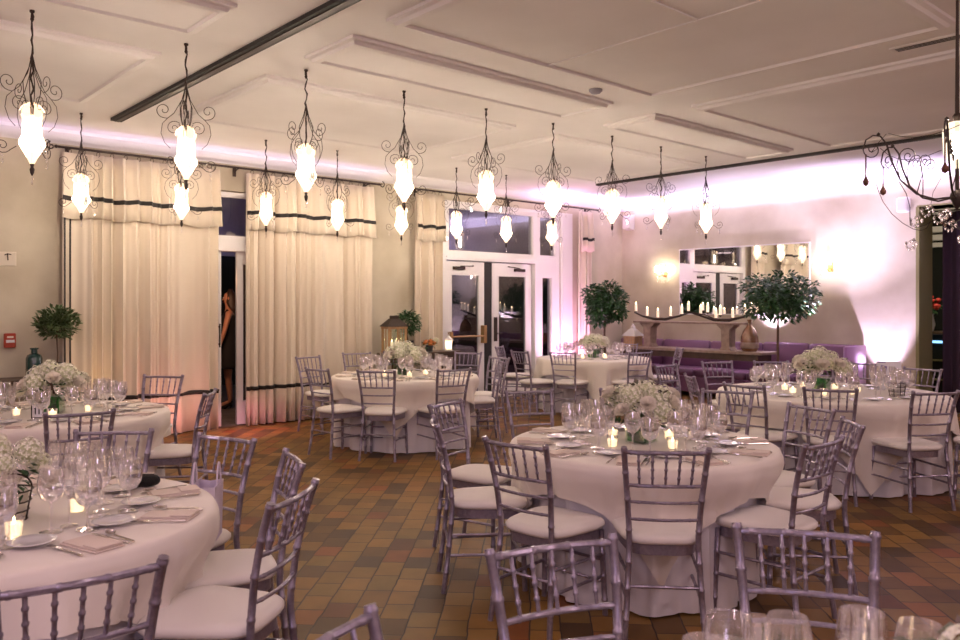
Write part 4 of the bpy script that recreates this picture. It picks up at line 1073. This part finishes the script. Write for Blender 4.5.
# right opening: drape, bar with flowers beyond
t = thing('curtain', 'dark aubergine curtain hanging in the right opening', 'curtain', (X1+.42, 3.37, 0))
b = MB(); b.grid(lambda u, v: (.05*sin(u*48)+.02*sin(u*19+2), (u-.5)*1.9, .01+v*2.9), 120, 6)
o = b.obj('drape', M['dcurt'], t, True); sm = o.modifiers.new('s', 'SOLIDIFY'); sm.thickness = .01
MB().tube([(0, -1.0, 2.93), (0, 1.3, 2.93)], .012, 8).obj('rod', M['iron'], t, True)
t = thing('bar_counter', 'dark bar counter with blue-lit shelf seen through the opening', 'bar', (14.9, 4.9, 0))
MB().box(-.28, .28, -1.2, 1.2, 0, 1.06).obj('counter_body', M['outdark'], t); MB().box(-.33, .33, -1.25, 1.25, 1.06, 1.11, .008).obj('countertop', M['dark'], t)
MB().box(-.30, -.285, -1.1, 1.1, .92, .96).obj('light_strip', M['bluelit'], t)
for z in (.3, .62): MB().box(-.30, -.282, -1.15, 1.15, z, z+.03).obj('trim_rail', M['olive'], t)
t = thing('flower_vase', 'glass vase of red flowers on the bar beyond the opening', 'flower arrangement', (14.75, 5.17, 1.112))
MB().lathe([(0, 0), (.07, 0), (.10, .12), (.07, .26), (.085, .30), (.08, .30), (.06, .26), (0, .02)], 16).obj('vase', M['card'], t, True)
rr = random.Random(8); rb = MB().lathe([(0, -.03), (.04, -.01), (.045, .015), (.02, .035), (0, .025)], 7).mesh('red_bloom', M['redfl'], True)
for k in range(16): mobj('red_bloom', rb, t, (rr.uniform(-.15, .15), rr.uniform(-.15, .15), .45+rr.uniform(-.08, .12)))
mobj('foliage', leafy('foliage', M['leaf'], 70, .2, .08, 61, .4, .6, .3), t)

# ------------------------------------------------------------------ woman outside, seen through the door gap
def person(x, y, rz):
    t = thing('person', 'woman in a short black dress standing outside the narrow door gap', 'person', (x, y, 0), rz)
    J = {'pel': (0, 0, .98, .125, .10), 'wai': (0, .005, 1.12, .10, .08), 'che': (0, 0, 1.30, .125, .095), 'col': (0, -.01, 1.44, .075, .06), 'nek': (0, 0, 1.52, .045, .045), 'hd': (0, .01, 1.60, .06, .065), 'hd2': (0, .012, 1.69, .068, .08), 'hd3': (0, 0, 1.75, .04, .045)}
    E_ = [('pel', 'wai'), ('wai', 'che'), ('che', 'col'), ('col', 'nek'), ('nek', 'hd'), ('hd', 'hd2'), ('hd2', 'hd3')]
    for s_, n in ((1, 'l'), (-1, 'r')):
        J['hip'+n] = (s_*.085, 0, .90, .088, .09); J['kne'+n] = (s_*.075, .02+.02*s_, .50, .052, .055); J['cal'+n] = (s_*.07, 0, .36, .048, .052); J['ank'+n] = (s_*.065, -.02, .12, .028, .032); J['hel'+n] = (s_*.065, -.01, .09, .028, .03); J['toe'+n] = (s_*.07, .13, .03, .03, .02)
        J['sho'+n] = (s_*.165, -.01, 1.41, .048, .05); J['elb'+n] = (s_*.235, -.03 if s_ > 0 else .05, 1.14, .034, .036)
        if s_ > 0: J['wri'+n] = (.16, .17, 1.22, .024, .02); J['pal'+n] = (.13, .24, 1.25, .032, .016)
        else: J['wri'+n] = (-.25, .12, .92, .024, .02); J['pal'+n] = (-.25, .14, .85, .016, .032)
        E_ += [('pel', 'hip'+n), ('hip'+n, 'kne'+n), ('kne'+n, 'cal'+n), ('cal'+n, 'ank'+n), ('ank'+n, 'hel'+n), ('hel'+n, 'toe'+n), ('col', 'sho'+n), ('sho'+n, 'elb'+n), ('elb'+n, 'wri'+n), ('wri'+n, 'pal'+n)]
        p = J['pal'+n][:3]; w_ = J['wri'+n][:3]; d = [p[i]-w_[i] for i in range(3)]; l = sqrt(sum(q*q for q in d)); d = [q/l for q in d]
        side = (0, 0, 1) if s_ > 0 else (0, 1, 0)
        for f in range(5):
            o_ = (f-1.5)*.016 if f < 4 else -.035; ln = (.06, .072, .068, .052, .045)[f]
            bse = [p[i]+side[i]*o_*.8 for i in range(3)]
            mid = [bse[i]+d[i]*ln*.55+side[i]*o_*.2 for i in range(3)]; end = [bse[i]+d[i]*ln*.95+side[i]*o_*.3-(.014 if i == 2 else 0) for i in range(3)]
            a, b_ = 'f%s%d' % (n, f), 'g%s%d' % (n, f)
            J[a] = (*mid, .009, .009); J[b_] = (*end, .007, .007); E_ += [('pal'+n, a), (a, b_)]
    keys = list(J); m = bpy.data.meshes.new('body'); m.from_pydata([J[k][:3] for k in keys], [(keys.index(a), keys.index(b)) for a, b in E_], [])
    o = mobj('body', m, t); m.materials.append(M['skin'])
    o.modifiers.new('k', 'SKIN'); 
    if not m.skin_vertices: 
        import bmesh
        bm = bmesh.new(); bm.from_mesh(m); bm.verts.layers.skin.verify(); bm.to_mesh(m); bm.free()
    for i, k in enumerate(keys):
        m.skin_vertices[0].data[i].radius = J[k][3:5]; m.skin_vertices[0].data[i].use_root = (k == 'pel')
    s_ = o.modifiers.new('s', 'SUBSURF'); s_.levels = 2; s_.render_levels = 2
    # dress
    b = MB(); pr = [(.235, .60), (.225, .66), (.20, .85), (.185, .96), (.135, 1.12), (.155, 1.26), (.165, 1.34), (.15, 1.40)]
    b.lathe([(r_, z) for r_, z in pr], 28, 0, 0, 0, False, 1.0, .78)
    for s2 in (-1, 1): b.tube([(s2*.09, .075, 1.38), (s2*.10, .02, 1.475), (s2*.09, -.075, 1.38)], .022, 8)
    q = b.obj('dress', M['dress'], t, True); sm = q.modifiers.new('s', 'SOLIDIFY'); sm.thickness = .006
    b = MB(); b.grid(lambda u, v: ((.093+.012*sin(v*9))*cos(2*pi*u)*sin(pi*min(1, .08+v*.62)), -.02+(.10)*sin(2*pi*u)*sin(pi*min(1, .08+v*.62))-.04*v, 1.80-.36*v+(.10*max(0, sin(2*pi*u))*v)), 20, 10, True)
    b.obj('hair', M['hair'], t, True)
    b = MB()
    b.lathe([(0, -.01), (.009, 0), (0, .01)], 8, -.026, .077, 1.665).lathe([(0, -.01), (.009, 0), (0, .01)], 8, .026, .077, 1.665); b.obj('eyes', M['card'], t, True)
    MB().add([(-.008, .078, 1.63), (.008, .078, 1.63), (0, .10, 1.635), (0, .082, 1.67), (0, .085, 1.622)], [(0, 2, 3), (2, 1, 3), (0, 4, 2), (4, 1, 2)]).obj('nose', M['skin'], t, True)
    MB().tube([(-.02, .075, 1.600), (0, .083, 1.600), (.02, .075, 1.600)], [.002, .0045, .002], 6).obj('mouth', M['redfl'], t, True)
    for s2 in (-1, 1):
        MB().lathe([(0, -.024), (.010, -.01), (.010, .012), (0, .026)], 8, s2*.083, .0, 1.655, False, .6, 1).obj('ear', M['skin'], t, True)
        MB().tube([(s2*.065, -.03, .09), (s2*.065, -.03, .0)], [.018, .007], 8).tube([(s2*.065, -.03, .075), (s2*.067, .06, .02), (s2*.07, .15, .016)], [.03, .034, .018], 8).obj('shoe', M['black'], t, True)
person(5.28, 11.68, R(60))

# ------------------------------------------------------------------ lights
def light(kind, name, loc, energy, col, **kw):
    l = bpy.data.lights.new(name, kind); l.energy = energy; l.color = col
    rot = kw.pop('rot', None); tgt = kw.pop('to', None)
    for k, v in kw.items(): setattr(l, k, v)
    o = bpy.data.objects.new(name, l); COL.objects.link(o); o.location = loc
    if tgt:
        from mathutils import Vector
        o.rotation_euler = (Vector(tgt)-Vector(loc)).to_track_quat('-Z', 'Y').to_euler()
    elif rot: o.rotation_euler = rot
    return o
LIL = (.72, .60, 1); PINK = (1, .42, .82)
def uplight(x, y, z, e, col, to, size=R(75), blend=.6):
    light('SPOT', 'uplight_beam', (x, y, z), e, col, to=to, spot_size=size, spot_blend=blend, shadow_soft_size=.04)
uplight(12.17, 4.93, .12, 400, (.76, .60, 1), (12.36, 5.02, 3.0), R(58), .6)
uplight(12.2, 6.75, 1.0, 230, (.80, .66, 1), (12.36, 6.6, 3.0), R(100), .8)
uplight(11.3, 5.6, 1.2, 230, (.78, .64, 1), (12.45, 5.3, 3.2), R(80), 1)
uplight(10.75, 9.45, .15, 170, PINK, (10.8, 9.9, 1.7), R(85), .8)
uplight(10.35, 9.35, .3, 50, (1, .6, .85), (10.3, 9.9, 2.2), R(100), .8)
uplight(3.55, 9.25, .12, 7, (1, .35, .35), (3.6, 9.8, .5), R(150), .9)
uplight(4.4, 9.2, .5, 14, (1, .30, .42), (4.5, 9.3, 0), R(140), .9)
uplight(2.75, 9.40, .2, 8, (1, .6, .25), (2.75, 9.8, 1.6), R(70), .9)
# lilac cove strips along the crown
light('AREA', 'cove_strip', (12.2, 5.4, 3.2), 50, LIL, shape='RECTANGLE', size=.06, size_y=8.4, rot=(pi, 0, 0))
light('AREA', 'cove_strip', (2.3, 9.62, 3.34), 5, (.75, .55, 1), shape='RECTANGLE', size=9, size_y=.04, rot=(pi, 0, 0))
light('AREA', 'cove_strip', (11.0, 9.5, 3.25), 9, (.85, .6, 1), shape='RECTANGLE', size=2.4, size_y=.05, rot=(pi, 0, 0))
# unseen fill lights added to brighten the near half of the room
for x, y, e in ((1.0, 1.4, 7), (4.0, .2, 12), (-1.2, 3.8, 5), (7.5, .5, 14)):
    light('AREA', 'near_fill_disk', (x, y, 3.42), e, (1, .74, .72), shape='DISK', size=.9, rot=(0, 0, 0))  # added disk fills below the ceiling
for x, y in ((-1.0, 1.0), (-1.2, 5.2), (2.5, -1.6), (8.5, -1.5)):
    light('POINT', 'near_fill_point', (x, y, 2.7), 36, (1, .72, .80), shadow_soft_size=.12)  # added point fills, no lanterns hang at these spots
light('AREA', 'rear_fill', (-2.6, -2.4, 2.6), 30, (.78, .64, 1), shape='DISK', size=1.6, to=(4, 3, .8))  # unseen lilac area fill in the rear corner of the room
# outdoors and beyond
uplight(8.8, 13.9, 2.45, 45, (.62, .55, 1), (9.0, 15, 3.6), R(130), .8)
uplight(11.5, 13.9, 2.3, 60, (.62, .5, 1), (12.0, 15, 3.6), R(130), .8)
uplight(5.6, 14, 2.3, 25, (.6, .5, 1), (6, 15, 3.4), R(120), .8)
light('POINT', 'patio_lamp', (4.5, 10.8, 1.9), 20, (1, .5, .28), shadow_soft_size=.08)
light('POINT', 'patio_lamp', (9.8, 13.6, 1.1), 12, (.7, .9, 1), shadow_soft_size=.1)
light('POINT', 'bar_lamp', (14.2, 4.9, 2.3), 22, (1, .85, .6), shadow_soft_size=.1)

wd = bpy.data.worlds.new('night'); scene.world = wd; wd.use_nodes = True
wd.node_tree.nodes['Background'].inputs[0].default_value = (.02, .02, .035, 1); wd.node_tree.nodes['Background'].inputs[1].default_value = .3

cam = bpy.data.cameras.new('camera'); co = bpy.data.objects.new('camera', cam); COL.objects.link(co)
co.location = (0, 0, 1.57); co.rotation_euler = (pi/2, 0, R(48.4)-pi/2)
cam.sensor_width = 36; cam.lens = 807/960*36; cam.shift_y = -16/960; cam.clip_start = .05
cam.dof.use_dof = True; cam.dof.focus_distance = 4.9; cam.dof.aperture_fstop = 5.0
scene.camera = co
scene.view_settings.view_transform = 'Standard'; scene.view_settings.look = 'None'; scene.view_settings.gamma = 1
scene.view_settings.use_curve_mapping = False
scene.view_settings.exposure = 0.55
scene.cycles.max_bounces = 8; scene.cycles.diffuse_bounces = 5; scene.cycles.glossy_bounces = 4; scene.cycles.transparent_max_bounces = 40; scene.cycles.transmission_bounces = 6
scene.cycles.sample_clamp_indirect = 16; scene.cycles.caustics_reflective = False; scene.cycles.caustics_refractive = False
scene.cycles.use_denoising = True
bpy.context.view_layer.update()
